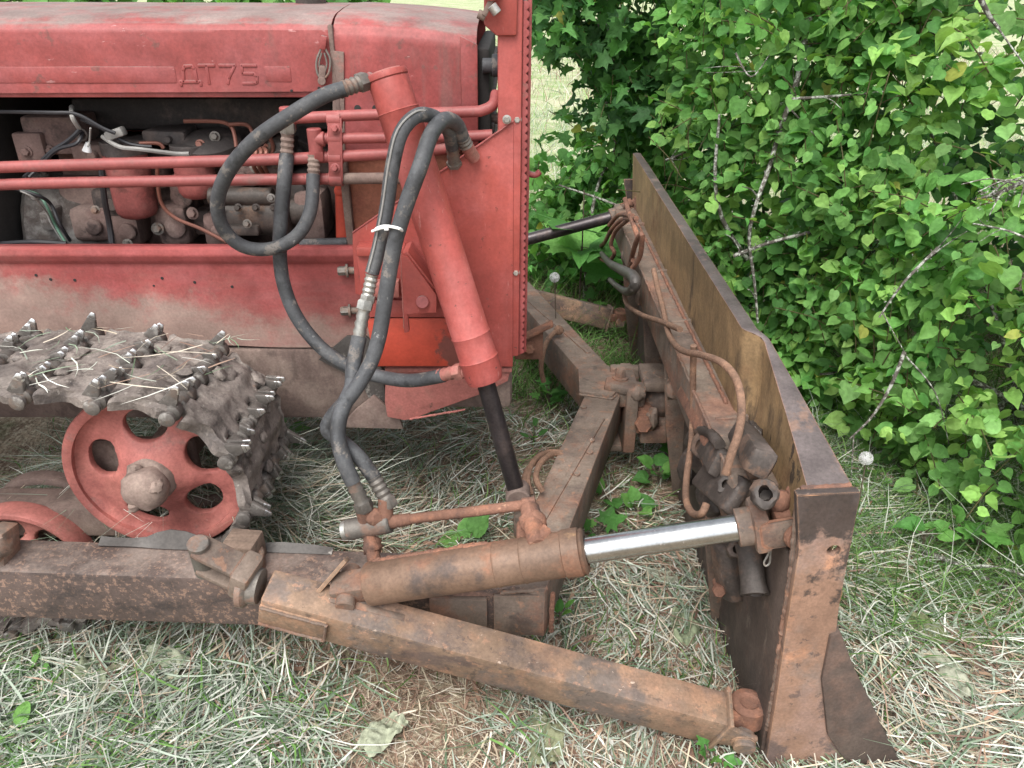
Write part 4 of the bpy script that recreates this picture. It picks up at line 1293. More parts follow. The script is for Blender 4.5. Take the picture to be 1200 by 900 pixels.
# diagonal struts down to the foot of the blade
s0_, s1_ = at(312, 699, 1.325), at(842, 842, 1.24)
def strut(mb):
    d = (s1_ - s0_)
    mb.beam(s0_, s1_, .085, .108, up=(0, -.22, 1), bev=.008)
    mb.beam(s0_ + d * .0 + Vector((0, 0, 0)), s0_ + d * .14, .097, .070, up=(0, -.22, 1), bev=.004)
both(strut, "brace_strut", M['strut'])
for s in (0, 1):
    st = [o for o in dozer.children if False]
mb = MB()
d = (s1_ - s0_).normalized()
up = Vector((0, -.22, 1)); sd = d.cross(up).normalized(); up = sd.cross(d).normalized()
def strutfoot(mb):
    e = s1_
    mb.beam(e - d * .004, e + d * .006, .10, .135, up=up, bev=.003)                     # flange
    mb.beam(e - sd * .03 * 0 + sd * .036, e + sd * .036 + d * .085, .014, .085, up=up, bev=.004, h1=.05)
    mb.beam(e - sd * .036, e - sd * .036 + d * .085, .014, .085, up=up, bev=.004, h1=.05)
    mb.cyl(e + d * .06 - sd * .06, e + d * .06 + sd * .06, .026); mb.bolt(e + d * .058 + sd * .043, sd, .020, .012)
both(strutfoot, "strut_foot", M['strut'])
def footlug(mb):
    q = at(876, 832, 1.25)
    mb.lathe(q - Vector((0, 0, .03)), (0, 0, 1), [(0, .036), (.004, .042), (.055, .042), (.06, .036), (.061, .024), (.056, .018)], 28)
    mb.box(q.x - .06, .61, q.y - .035, q.y + .035, q.z - .022, q.z + .02, .006)
both(footlug, "blade_foot_lug", M['rust'])
# tilt cylinders
c0, c1 = at(408, 688, 1.335), at(905, 612, 1.275)
cd = (c1 - c0).normalized()
CL = (c1 - c0).length
def near_far(fn, name, m, parents, **k):
    out = []
    for s in (0, 1):
        mb = MB(); fn(mb)
        if s: mb.mirror_y()
        out.append(part(mb, name, m[s] if isinstance(m, list) else m, parents[s] if parents else None, **k))
    return out
tA, tB = .052, .585
far_side = [False]
def f_(mb):
    r = .050
    a = c0 + cd * CL * tA
    Lb = CL * ((.36 if far_side[0] else tB) - tA)
    far_side[0] = True
    mb.lathe(a, cd, [(0, r - .016), (.002, r - .002), (.006, r), (Lb * .60, r), (Lb * .605, r + .002), (Lb * .612, r), (Lb * .72, r), (Lb * .725, r + .002), (Lb * .732, r), (Lb - .05, r), (Lb - .048, r + .003), (Lb - .012, r + .003), (Lb - .010, r - .002), (Lb - .004, r + .001), (Lb, r - .004), (Lb + .001, r - .016), (Lb - .004, r - .018)], 40)
tilt = near_far(f_, "tilt_cylinder", M['barrel'], None)
near_far(lambda mb: mb.cyl(c0 + cd * CL * .34, c0 + cd * CL * .935, .0285, seg=36), "piston_rod", [M['chrome'], M['rod']], tilt)
def f_(mb):
    mb.beam(c0 - cd * .035, c0 + cd * .075, .06, .055, up=(0, -.3, 1), bev=.008); mb.cyl(c0 + Vector((0, .05, .015)), c0 - Vector((0, .05, .015)), .022)
    mb.beam(c0 + Vector((-.05, -.02, -.05)), c0 + Vector((.12, -.03, -.10)), .02, .10, up=(0, -.2, 1), bev=.006)
near_far(f_, "base_lug", M['frame'], tilt)
near_far(lambda mb: mb.beam(c0 + Vector((-.07, -.01, -.01)), c0 + Vector((.0, .02, .065)), .010, .03, up=(0, -1, .6), bev=.002), "guard_fin", M['strut'], tilt)
def f_(mb):                                                             # weld spatter along the crown of the barrel
    for k in range(40):
        t = tA + .02 + (.33 - tA) * k / 40
        q = c0 + cd * CL * t + Vector((0, .022, .045))
        mb.lump(q + Vector((0, .008 * ns((k * .7, 0, 0)), 0)), .006 + .005 * abs(ns((k * .37, 2, 0))), k, .4, 8, (1.6, 1.1, .6))
near_far(f_, "weld_bead", M['rust'], tilt)
# fork, cross piece and eye on the rod end
ef = c0 + cd * CL * .922
def f_(mb):
    e = ef
    mb.lathe(e, cd, [(0, .030), (.001, .040), (.045, .040), (.05, .03)], 24)
    mb.beam(e + cd * .03, e + cd * .065, .092, .088, up=(0, 0, 1), bev=.010)
    for s in (-1, 1):
        o_ = Vector((0, s * .042, s * -.004))
        mb.beam(e + cd * .035 + o_, e + cd * .150 + o_, .020, .070, up=(0, 0, 1), bev=.014)
    mb.rough(.0025, 30, 4)
near_far(f_, "rod_fork", M['frame'], tilt)
def f_(mb):
    e = ef + cd * .112
    mb.cyl(e - Vector((0, .076, 0)), e + Vector((0, .07, 0)), .022); mb.lathe(e - Vector((0, .052, 0)), (0, -1, 0), [(0, .032), (.006, .032), (.014, .028), (.016, .018), (.015, .012)], 24)
near_far(f_, "fork_pin", M['rust'], tilt)
e_ = ef + cd * .105
def f_(mb):
    e = e_
    mb.beam(e - cd * .03, e + cd * .065, .052, .062, up=(0, 0, 1), bev=.012)
    mb.lump(e + cd * -.02 + Vector((0, .01, .045)), .024, 2, .3); mb.lump(e + cd * .02 + Vector((-.01, .02, .045)), .018, 5, .3)
    q = e + cd * .055 + Vector((0, .05, .035))
    mb.lathe(q + Vector((-.005, 0, -.06)), (0, 0, 1), [(0, .038), (.004, .046), (.092, .046), (.097, .040), (.0975, .027), (.088, .022)], 30)
    mb.rough(.002, 30, 6)
near_far(f_, "cross_joint", M['rust'], tilt)
mb = MB(); q = at(903, 640, 1.262)
mb.tube([q, q + Vector((-.001, 0, -.02)), q + Vector((-.008, -.003, -.042)), q + Vector((-.003, -.004, -.05)), q + Vector((.004, -.003, -.042)), q + Vector((.003, 0, -.02)), q + Vector((.002, 0, 0))], .0022, 6)
part(mb, "cotter_pin", M['zinc'], tilt[0])
# T-piece with the feed line on top of the near cylinder
mb = MB()
ta, tb = at(407, 621, 1.455), at(458, 612, 1.45)
mb.cyl(ta, tb, .0255); tee = part(mb, "tee_fitting", M['fitting'], tilt[0])
mb = MB(); mb.cyl(ta - (tb - ta) * .10, ta + (tb - ta) * .12, .0235); part(mb, "end_plug", M['zinc'], tee)
mb = MB(); mb.cyl(at(424, 588, 1.455), at(430, 614, 1.455), .019); mb.cyl(at(452, 584, 1.468), at(452, 610, 1.452), .018); mb.lump(at(440, 606, 1.45), .022, 3, .3)
mb.cyl(at(432, 622, 1.45), at(440, 664, 1.40), .016); mb.lump(at(436, 640, 1.43), .022, 5, .4)
part(mb, "tee_branch", M['rust'], tee)
mb = MB(); mb.cyl(at(456, 612, 1.45), at(482, 608, 1.448), .0165, .014); mb.tube([at(478, 608.5, 1.448), at(550, 600, 1.44), at(622, 591, 1.43)], .0125, 14, smooth=False); mb.cyl(at(612, 592, 1.43), at(628, 590, 1.43), .0165); part(mb, "feed_pipe", M['rust'], tee)
mb = MB(); q = at(620, 594, 1.42); mb.cyl(q, at(630, 640, 1.30), .022); mb.lump(at(625, 612, 1.38), .03, 6, .35); mb.lump(at(634, 632, 1.33), .03, 8, .35); mb.box(q.x - .03, q.x + .03, 1.36, 1.44, q.z - .09, q.z - .05, .008); part(mb.rough(.003, 40), "feed_elbow", M['rust'], tee)
mb = MB(); q = at(606, 585, 1.74); mb.box(q.x - .01, q.x + .05, 1.70, 1.80, .25, .37, .01); part(mb, "lift_lug", M['frame'], frame)
# far bracket seen past the mast
mb = MB(); q = at(622, 402, 2.62)
mb.box(q.x - .06, q.x + .045, 2.60, 2.62, q.z - .06, q.z + .05, .004); mb.beam((q.x - .09, 2.6, q.z + .0), (q.x + .08, 2.6, q.z + .09), .05, .012, bev=.003)
mb.bolt((q.x - .005, 2.60, q.z - .01), (0, -1, 0), .020, .02)
part(mb, "tow_bracket", M['rust'], frame)

# ================================================================ blade
blade = empty("blade"); blade.parent = dozer; blade.location = Vector((.6, YC, .4)) - dozer.location
Y0, Y1 = 1.19, 3.71
YK = 1.647                                                             # the visor plate ends here; the wing beyond it slopes down
def sst(t):
    t = min(1, max(0, t)); return t * t * (3 - 2 * t)
def ztop(y):
    return .912 if y > YK else .782 + .130 * (y - Y0) / (YK - Y0)
def xback(z, y):
    zz = z / .91
    t = min(1, max(0, (YK - y) / (YK - Y0)))
    top = .545 + .024 * min(1, max(0, (y - YK) / 2.0)) + (.041 * sst((YK + .02 - y) / .05) - .030 * t) * sst((z - .45) / .33)
    return top + .058 * sst((.645 - z) / .14) + .05 * zz * (1 - zz) * 1.2 + (.22 * (1 - zz / .30) ** 2 if zz < .30 else 0)
def xthick(y):
    t = min(1, max(0, (YK - y) / (YK - Y0)))
    return .036 - .026 * sst((YK + .02 - y) / .05) + .080 * t
mb = MB()
def bk(u, v):
    u = u * 2.2 * .32 if u < 1 / 2.2 else .32 + (u - 1 / 2.2) / (1 - 1 / 2.2) * .68
    y = Y0 + .012 + (Y1 - Y0 - .024) * u
    z = .02 + (ztop(y) - .02) * v
    return Vector((xback(z, y) + .003 * ns((0, y * 2.5, z * 4), 1, 3), y, z))
def fr(u, v):
    p = bk(u, v)
    p.x += xthick(p.y) * (.35 + .65 * v)
    return p
mb.grid(bk, 90, 26)
mb.grid(fr, 90, 26)
mb.mi = 1
def tp_(u, v):
    a, b = bk(u, 1), fr(u, 1)
    q = a.lerp(b, v)
    q.z += .003 * math.sin(v * math.pi) + .002 * ns(q, 14)
    return q
mb.grid(tp_, 120, 4)
mb.mi = 0
for uu in (0, 1):
    mb.grid(lambda u, v, uu=uu: bk(uu, v).lerp(fr(uu, v), u), 2, 26)
mb.grid(lambda u, v: bk(u, 0).lerp(fr(u, 0), v), 90, 1)
part(mb, "moldboard", [M['blade_ochre'], M['blade_top']], blade)
# cutting edge: a thick bar along the foot that reaches past the end plates
mb = MB()
mb.plate([(.664, .43), (.684, .44), (.73, .344), (.797, .224), (.868, .09), (.925, .0), (.80, -.005), (.72, .12), (.67, .3)], Y1 - Y0 + .03, 'y', Y0 - .02, .004)
mb2 = mb
for v in mb.v:
    v.x += .006 * ns(v, 3)
part(mb, "cutting_edge", M['blade_back'], blade)
def endp(mb):
    poly = [(.535, .788), (.655, .794), (.662, .70), (.668, .58), (.673, .50), (.681, .432), (.704, .344), (.757, .224), (.83, .09), (.872, .008), (.598, .004), (.588, .2), (.574, .45), (.563, .655)]
    mb.plate(poly, .020, 'y', Y0 - .012, .003, holes=[((.632, .652), .0135)], step=.04, disp=lambda a, b: .003 * noise.noise(Vector((a * 6, b * 6, 2))))
both(endp, "end_plate", M['end_plate'], blade)
# stiffening on the back: closed lower sheet, box beam, ribs
mb = MB()
mb.plate([(Y0 + .009, .012), (Y1 - .014, .012), (Y1 - .014, .60), (Y0 + .009, .60)], .012, 'x', .590, .003, step=.12, disp=lambda a, b: .006 * noise.noise(Vector((a * 3, b * 3, 5))) - .035 * (b - .02))
part(mb, "back_sheet", M['blade_back'], blade)
mb = MB()
mb.beam((.525, Y0 + .16, .625), (.53, Y1 - .16, .625), .10, .125, bev=.007)
part(mb, "back_beam", M['frame'], blade)
for y in (1.62, 2.22, 2.68, 3.28):
    mb = MB()
    mb.plate([(.50, .69), (.58, .70), (.60, .03), (.57, .03), (.52, .30), (.49, .56)], .014, 'y', y, .003)
    part(mb, "rib", M['frame'], blade)
mb = MB()
q = atX(822, 470, .50)
mb.beam(atX(806, 458, .50), atX(852, 540, .50), .05, .06, up=(-1, 0, .4), bev=.01)
part(mb.rough(.003, 20), "diagonal_bar", M['rust'], blade)
def f_(mb):                                                             # lugs that carry the tilt cylinders
    q = e_ + cd * .055 + Vector((0, .05, .035))
    mb.box(q.x - .02, .60, q.y - .03, q.y + .03, q.z + .03, q.z + .052, .005); mb.box(q.x - .02, .60, q.y - .03, q.y + .03, q.z - .085, q.z - .055, .005)
    mb.lathe((q.x, q.y - .02, q.z - .1), (0, 0, 1), [(0, .04), (.004, .047), (.03, .047), (.034, .04)], 24)
    mb.cyl((q.x, q.y, q.z - .1), (q.x, q.y, q.z + .06), .018)
both(f_, "cylinder_lug", M['rust'], blade)
for (a, b, c, d) in ((2.34, 2.54, .16, .22), (2.36, 2.52, .36, .40)):
    mb = MB(); mb.box(.46, .56, a, b, c, d, .01); part(mb, "hitch_lug", M['frame'], blade)
for k, (u, v, X) in enumerate(((735, 300, .50), (748, 318, .49), (752, 345, .49), (790, 455, .5), (765, 490, .5))):
    mb = MB(); mb.lump(atX(u, v, X), .035, k, .35, 12, (.7, 1, 1.2))
    part(mb.rough(.004, 30), "dirt_clod", M['frame'], blade)

# weld runs
def welds(lst, parent, both_=False):
    for i, (pts, r) in enumerate(lst):
        for s in ((0, 1) if both_ else (0,)):
            mb = MB(); mb.weld(pts, r, i)
            if s: mb.mirror_y()
            part(mb, "weld_run", M['rust'] if i % 2 else M['frame'], parent)
dS = (s1_ - s0_)
upS = Vector((0, -.22, 1)); sS = dS.normalized().cross(upS).normalized(); upS = sS.cross(dS.normalized())
o1 = sS * .050
if o1.y > 0: o1 = -o1
o2 = upS * .034
welds([([s0_ + dS * .002 + o1 + o2, s0_ + dS * .14 + o1 + o2, s0_ + dS * .141 + o1 - o2, s0_ + dS * .002 + o1 - o2], .0035)], frame, True)
welds([([(.235, 2.362, .354), (.345, 2.327, .354), (.40, 2.42, .354)], .005), ([(.098, 1.40, .335), (.098, 1.41, .20)], .006), ([(-.03, 1.39, .345), (.085, 1.405, .345)], .005)], frame)
welds([([(.548, Y0 + .010, .784), (.566, Y0 + .010, .60), (.578, Y0 + .010, .40), (.595, Y0 + .010, .10)], .006), ([(.55, Y0 + .012, .786), (.60, Y0 + .012, .789), (.645, Y0 + .012, .792)], .005), ([(.672, Y0 + .004, .50), (.69, Y0 + .004, .40), (.74, Y0 + .004, .26), (.81, Y0 + .004, .12)], .005)], blade)
welds([([(.475, Y0 + .2, .689), (.477, 2.2, .689), (.479, 3.2, .689)], .004), ([(.545, 1.7, .69), (.548, 2.4, .69), (.552, 3.4, .69)], .005)], blade)
# ================================================================ things hung on or lying about the machine (each a thing of its own)
def thing(mb, name, m, label, cat, group=None, origin=None, **k):
    if origin is None:
        xs = [v.x for v in mb.v]; ys = [v.y for v in mb.v]; zs = [v.z for v in mb.v]
        origin = ((min(xs) + max(xs)) / 2, (min(ys) + max(ys)) / 2, min(zs))
    return tag(mb.build(name, m, None, origin=origin, **k), label, cat, group)
def child(mb, name, m, parent, **k):
    ob = mb.build(name, m, None, **k)
    ob.parent = parent
    ob.location = -parent.location
    return ob
# towing rope with its hook on the back of the blade
mb = MB()
rp_ = .0085
mb.tube([atX(766, 316, .47), atX(770, 335, .47), atX(777, 362, .47), atX(784, 392, .46), atX(798, 410, .45), atX(822, 416, .45), atX(846, 425, .46), atX(863, 445, .47), atX(869, 475, .47), atX(866, 505, .45), atX(857, 532, .43), atX(850, 556, .42)], rp_, 10)
tow = thing(mb, "towing_rope", M['cable'], "thick rusty wire rope slung across the blade's back, ending in a hook", "rope")
mb = MB(); mb.tube([atX(731, 340, .44), atX(735, 357, .44), atX(752, 369, .45), atX(775, 377, .46), atX(797, 386, .47)], .009, 10); child(mb, "hook_end", M['cable'], tow)
mb = MB()
for pts in ([(746, 256), (728, 258), (716, 270), (708, 285), (700, 292), (703, 302), (713, 306), (720, 297), (716, 286), (722, 270), (735, 258)], [(741, 253), (725, 252), (714, 264)],
            [(742, 305), (738, 312), (745, 285), (752, 275), (750, 300), (741, 314)], [(732, 232), (736, 246), (742, 262), (748, 280)]):
    mb.tube([atX(u, v, .45 + .01 * math.sin(i * 2.1)) for i, (u, v) in enumerate(pts)], .0095, 9)
child(mb, "rope_loop", M['rust'], tow)
mb = MB(); mb.tube([atX(705, 297, .44), atX(714, 308, .435), atX(728, 316, .43), atX(742, 324, .43), atX(744, 335, .43), atX(736, 342, .43), atX(724, 336, .43), atX(715, 328, .43)], lambda t: .011 + .010 * math.sin(min(1, t * 1.15) * math.pi), 10)
child(mb, "tow_hook", M['greasy'], tow)
mb = MB()
mb.tube([atX(813, 405, .46), atX(812, 440, .47), atX(812, 480, .48), atX(810, 520, .46), atX(805, 556, .44), atX(804, 585, .42), atX(811, 601, .41), atX(822, 602, .41), atX(828, 590, .42)], .0085, 10)
thing(mb, "hanging_cable", M['cable'], "thin twisted rusty cable hanging straight down the middle of the blade's back", "cable")
# loops of old cable on the frame arms
mb = MB()
for pts in ([(636, 576), (628, 560), (634, 542), (648, 532), (660, 534)], [(622, 580), (618, 560), (626, 540), (642, 530), (660, 531)], [(616, 583), (614, 565), (620, 548), (632, 540)]):
    mb.tube([atZ(u, v, .37 + .03 * math.sin(i * 1.2)) for i, (u, v) in enumerate(pts)], .009, 9)
thing(mb, "cable_sling", M['cable'], "rusty cable loops bunched on the near frame arm beside the dark piston rod", "cable")
mb = MB()
mb.tube([atZ(652, 388, .38), atZ(642, 398, .38), atZ(636, 415, .34), atZ(634, 432, .28), atZ(637, 447, .22)], .0105, 9); mb.lump(atZ(655, 387, .385), .02, 3, .3)
thing(mb, "cable_sling", M['cable'], "single rusty cable bend hung over the far frame arm behind the mast", "cable")
# greasy castings bunched against the near end of the blade
mb = MB()
vdir = Vector((-.25, -.75, .6)).normalized()
def eye(mb, u, v, X, r, L_=.07, ax=None):
    a = atX(u, v, X); d_ = (ax or vdir).normalized()
    mb.lathe(a - d_ * L_, d_, [(0, r * .9), (L_ * .6, r * .85), (L_ * .93, r), (L_ * 1.0, r * .93), (L_ * 1.03, r * .75), (L_ * 1.02, r * .48), (L_ * .45, r * .42)], 24, .16)
for (u, v, X, r, sc) in ((828, 528, .52, .065, (.7, 1.1, 1)), (852, 552, .53, .07, (.6, 1.1, 1.1)), (835, 582, .52, .05, (.7, 1.2, 1)), (874, 588, .54, .05, (.7, 1, .9)), (806, 548, .53, .045, (.6, 1.2, 1.2)), (880, 520, .55, .045, (.5, 1, 1.2))):
    mb.lump(atX(u, v, X), r, int(u), .22, 20, sc)
mb.beam(atX(820, 505, .49), atX(842, 545, .47), .06, .03, up=(-1, -.3, .5), bev=.008)
mb.beam(atX(826, 552, .475), atX(866, 584, .485), .085, .03, up=(-1, -.5, .8), bev=.01)
mb.beam(atX(868, 505, .53), atX(892, 545, .50), .055, .05, up=(-1, 0, .4), bev=.012)
eye(mb, 884, 548, .495, .022); eye(mb, 897, 578, .49, .027, .09); eye(mb, 822, 522, .47, .036, .05, Vector((-.8, -.5, .5))); eye(mb, 850, 566, .470, .020, .04)
mb.tube([atX(806, 520, .48), atX(815, 506, .48), atX(832, 508, .475), atX(842, 522, .47)], .013, 10)
mb.beam(atX(848, 635, .53), atX(856, 700, .56), .07, .05, up=(-1, -.3, .2), bev=.014); eye(mb, 862, 645, .52, .022)
mb.lathe(atX(876, 636, .54), atX(884, 690, .545) - atX(876, 636, .54), [(0, .03), (.03, .028), (.09, .026), (.115, .03), (.118, .02), (.10, .016)], 22, .08)
thing(mb.rough(.007, 20, 2).rough(.004, 50, 5), "greasy_linkage", M['dark'], "dark greasy cluster of bored steel lugs at the near end of the blade's back", "linkage")
mb = MB(); q = atX(843, 690, .53); mb.hexa(q, (-.3, -1, .3), .018, .02); mb.cyl(q, q + Vector((0, .03, 0)), .012)
o = mb
thing(mb, "loose_nut", M['rust'], "small orange rusty nut on the dark lug below the chrome rod", "nut")
# ================================================================ ground and greenery
rg = np.random.default_rng(11)
def mesh_np(name, V, F, Cc, m, kind=None, label=None, cat=None, parent=None, smooth=True, group=None):
    """V (n,3), F (k,3|4) index array or list, Cc (n,3) colours of the leaves themselves"""
    me = bpy.data.meshes.new(name)
    V = np.asarray(V, dtype=np.float32); F = np.asarray(F, dtype=np.int32)
    k = F.shape[1]
    me.vertices.add(len(V)); me.vertices.foreach_set('co', V.ravel())
    me.loops.add(F.size); me.loops.foreach_set('vertex_index', F.ravel())
    me.polygons.add(len(F)); me.polygons.foreach_set('loop_start', np.arange(0, F.size, k, dtype=np.int32))
    me.polygons.foreach_set('loop_total', np.full(len(F), k, dtype=np.int32)) if False else None
    me.polygons.foreach_set('use_smooth', np.full(len(F), smooth))
    me.update(calc_edges=True)
    me.validate()
    if Cc is not None:
        a = me.color_attributes.new("Col", 'FLOAT_COLOR', 'POINT')
        q = np.ones((len(V), 4), dtype=np.float32); q[:, :3] = np.clip(Cc, 0, 1)
        a.data.foreach_set('color', q.ravel())
    me.materials.append(m)
    ob = bpy.data.objects.new(name, me)
    COL.objects.link(ob)
    if parent is not None: ob.parent = parent
    return tag(ob, label, cat, group, kind)

def vnoise(x, y, s, seed=0):
    """cheap smooth value noise on arrays, about -1..1"""
    x = np.asarray(x) * s + seed * 17.3; y = np.asarray(y) * s - seed * 9.1
    xi, yi = np.floor(x).astype(int), np.floor(y).astype(int)
    fx, fy = x - xi, y - yi
    fx, fy = fx * fx * (3 - 2 * fx), fy * fy * (3 - 2 * fy)
    def h(i, j):
        n = (i * 374761393 + j * 668265263 + seed * 974711) & 0x7fffffff
        n = ((n ^ (n >> 13)) * 1274126177) & 0x7fffffff
        return ((n ^ (n >> 16)) & 0xffff) / 32767.5 - 1
    return (h(xi, yi) * (1 - fx) + h(xi + 1, yi) * fx) * (1 - fy) + (h(xi, yi + 1) * (1 - fx) + h(xi + 1, yi + 1) * fx) * fy

def gz(x, y):
    """ground height: small lumps, hay raked up under the near track"""
    x = np.asarray(x, dtype=float); y = np.asarray(y, dtype=float)
    z = .018 * vnoise(x, y, 2.2, 1) + .010 * vnoise(x, y, 6, 2) - .01
    z = z + .26 * np.exp(-((x + 1.20) / .32) ** 2 - ((y - 1.98) / .22) ** 2)
    z = z + .20 * np.exp(-((x + .93) / .30) ** 2 - ((y - 2.05) / .22) ** 2)
    z = z + .07 * np.exp(-((x + .55) / .3) ** 2 - ((y - 1.9) / .3) ** 2)
    return z

# ---- ground sheet
gm = bpy.data.materials.new("meadow_soil"); gm.use_nodes = True
nt = gm.node_tree; nt.nodes.clear(); N, Lk = nt.nodes.new, nt.links.new
go = N("ShaderNodeOutputMaterial"); gb = N("ShaderNodeBsdfPrincipled"); Lk(gb.outputs[0], go.inputs[0]); gb.inputs['Roughness'].default_value = .95; gb.inputs['Specular IOR Level'].default_value = .1
gp = N("ShaderNodeNewGeometry")
def gn(scale, detail=6, stretch=(1, 1, 1)):
    mp = N("ShaderNodeMapping"); mp.inputs['Scale'].default_value = stretch; Lk(gp.outputs['Position'], mp.inputs[0])
    t = N("ShaderNodeTexNoise"); t.inputs['Scale'].default_value = scale; t.inputs['Detail'].default_value = detail; Lk(mp.outputs[0], t.inputs['Vector']); return t.outputs['Fac']
def gr(v, lo, hi):
    r = N("ShaderNodeMapRange"); r.inputs[1].default_value = lo; r.inputs[2].default_value = hi; Lk(v, r.inputs[0]); return r.outputs[0]
def gx(f, a, b):
    x = N("ShaderNodeMix"); x.data_type = 'RGBA'; Lk(f, x.inputs[0])
    for s, k in ((a, 6), (b, 7)):
        if isinstance(s, tuple): x.inputs[k].default_value = (*s, 1)
        else: Lk(s, x.inputs[k])
    return x.outputs[2]
near_c = gx(gr(gn(9), .4, .62), lin(112, 94, 80), lin(150, 134, 114))
near_c = gx(gr(gn(60), .45, .7), near_c, lin(176, 166, 144))
near_c = gx(gr(gn(3), .54, .7), near_c, lin(78, 84, 58))
far_c = gx(gr(gn(.9, 8, (1, 2.5, 1)), .4, .6), lin(180, 182, 150), lin(140, 162, 108))
far_c = gx(gr(gn(7, 8, (1, 3, 1)), .5, .7), far_c, lin(196, 190, 168))
sp = N("ShaderNodeSeparateXYZ"); Lk(gp.outputs['Position'], sp.inputs[0])
Lk(gx(gr(sp.outputs[1], 4.6, 7.0), near_c, far_c), gb.inputs['Base Color'])
gbm = N("ShaderNodeBump"); gbm.inputs['Distance'].default_value = .02; Lk(gn(50), gbm.inputs['Height']); Lk(gbm.outputs[0], gb.inputs['Normal'])
ax_x = np.concatenate([[-260, -120, -50, -25, -12, -7], np.linspace(-4, 4, 150), [7, 12, 25, 50, 120, 260]])
ax_y = np.concatenate([[-60, -20, -8, -3], np.linspace(-.5, 5.5, 120), [7, 9, 12, 18, 30, 60, 120, 320]])
GX, GY = np.meshgrid(ax_x, ax_y, indexing='ij')
GZ = gz(GX, GY)
nxg, nyg = len(ax_x), len(ax_y)
idx = np.arange(nxg * nyg).reshape(nxg, nyg)
Fg = np.stack([idx[:-1, :-1], idx[1:, :-1], idx[1:, 1:], idx[:-1, 1:]], -1).reshape(-1, 4)
mesh_np("ground", np.stack([GX, GY, GZ], -1).reshape(-1, 3), Fg, None, gm, kind="structure")

# ---- blades of cut hay and growing grass
STRAW = np.array([lin(200, 188, 164), lin(212, 202, 184), lin(180, 164, 142), lin(164, 138, 122), lin(130, 106, 94)]) * .92
HAY = np.array([lin(160, 172, 156), lin(190, 195, 182), lin(130, 146, 124), lin(208, 208, 198), lin(100, 120, 94)])
GREEN = np.array([lin(84, 122, 58), lin(108, 146, 78), lin(70, 104, 50), lin(128, 160, 96), lin(92, 130, 70)])
BROWN = np.array([lin(122, 96, 80), lin(150, 122, 104), lin(104, 82, 70), lin(168, 140, 118), lin(136, 108, 92)])
def blades(n, xr, yr, Lr, wr, el, palette, lift=.03, flow=0.0, bend=.35, accept=None, base_fn=gz):
    x = rg.uniform(*xr, n); y = rg.uniform(*yr, n)
    if accept is not None:
        k = rg.random(n) < accept(x, y)
        x, y = x[k], y[k]
    n = len(x)
    L = rg.uniform(*Lr, n) * rg.uniform(.6, 1.2, n); w = rg.uniform(*wr, n)
    ph = rg.uniform(0, 2 * np.pi, n)
    fl = 2.2 * vnoise(x, y, 1.6, 5) + .6 * vnoise(x, y, 5, 6)
    ph = np.where(rg.random(n) < flow, fl + rg.normal(0, .45, n), ph)
    e = np.radians(rg.uniform(*el, n))
    z = base_fn(x, y) + rg.random(n) ** 1.6 * lift
    d = np.stack([np.cos(ph) * np.cos(e), np.sin(ph) * np.cos(e), np.sin(e)], -1)
    s = np.stack([-np.sin(ph), np.cos(ph), rg.normal(0, .35, n)], -1); s /= np.linalg.norm(s, axis=1)[:, None]
    bn = rg.normal(0, bend, n); bz = -np.abs(rg.normal(0, bend * .8, n)) * (np.sin(e) + .1)
    ts = np.array([0, .36, .7, 1.0]); ws = np.array([.8, 1, .8, .15])
    P = np.stack([x, y, z], -1)
    V = np.empty((n, 8, 3))
    for i, (t, q) in enumerate(zip(ts, ws)):
        c = P + d * (L * t)[:, None] + np.stack([-np.sin(ph), np.cos(ph), np.zeros(n)], -1) * (bn * L * t * t)[:, None]
        c[:, 2] += bz * L * t * t
        c[:, 2] = np.maximum(c[:, 2], base_fn(c[:, 0], c[:, 1]) + .002)
        V[:, 2 * i] = c - s * (w * q / 2)[:, None]
        V[:, 2 * i + 1] = c + s * (w * q / 2)[:, None]
    col = palette[rg.integers(0, len(palette), n)] * rg.uniform(.75, 1.2, n)[:, None]
    o = np.arange(n)[:, None] * 8
    F = np.stack([o + np.array([2 * i, 2 * i + 1, 2 * i + 3, 2 * i + 2]) for i in range(3)], 1).reshape(-1, 4)
    return V.reshape(-1, 3), F, np.repeat(col, 8, axis=0)
def join(parts_):
    Vs, Fs, Cs, o = [], [], [], 0
    for V, F, C_ in parts_:
        Vs.append(V); Fs.append(F + o); Cs.append(C_); o += len(V)
    return np.concatenate(Vs), np.concatenate(Fs), np.concatenate(Cs)
m_hay = attr_mat("dry_cut_hay", .8, 0, .2)
m_grass = attr_mat("grass_blade", .6, .25, .3)
def sm(a, lo, hi): 
    t = np.clip((a - lo) / (hi - lo), 0, 1); return t * t * (3 - 2 * t)
thatch = lambda x, y: np.clip(.35 + .9 * np.exp(-((x - .0) / .6) ** 2 - ((y - 1.15) / .32) ** 2) + .9 * np.exp(-((x + .12) / .35) ** 2 - ((y - 2.1) / .5) ** 2) + .4 * vnoise(x, y, 3, 8), .05, 1)
pale = lambda x, y: np.clip(.30 + .55 * vnoise(x, y, 2.6, 9) + .7 * sm(x, .6, .9) * sm(-y, -1.9, -1.5) + .8 * np.exp(-((x - .38) / .22) ** 2 - ((y - 1.6) / .3) ** 2) + .5 * sm(-x, .3, .6) * sm(-y, -1.5, -1.2) + .8 * np.exp(-((x + 1.0) / .5) ** 2 - ((y - 1.95) / .35) ** 2), .03, 1)
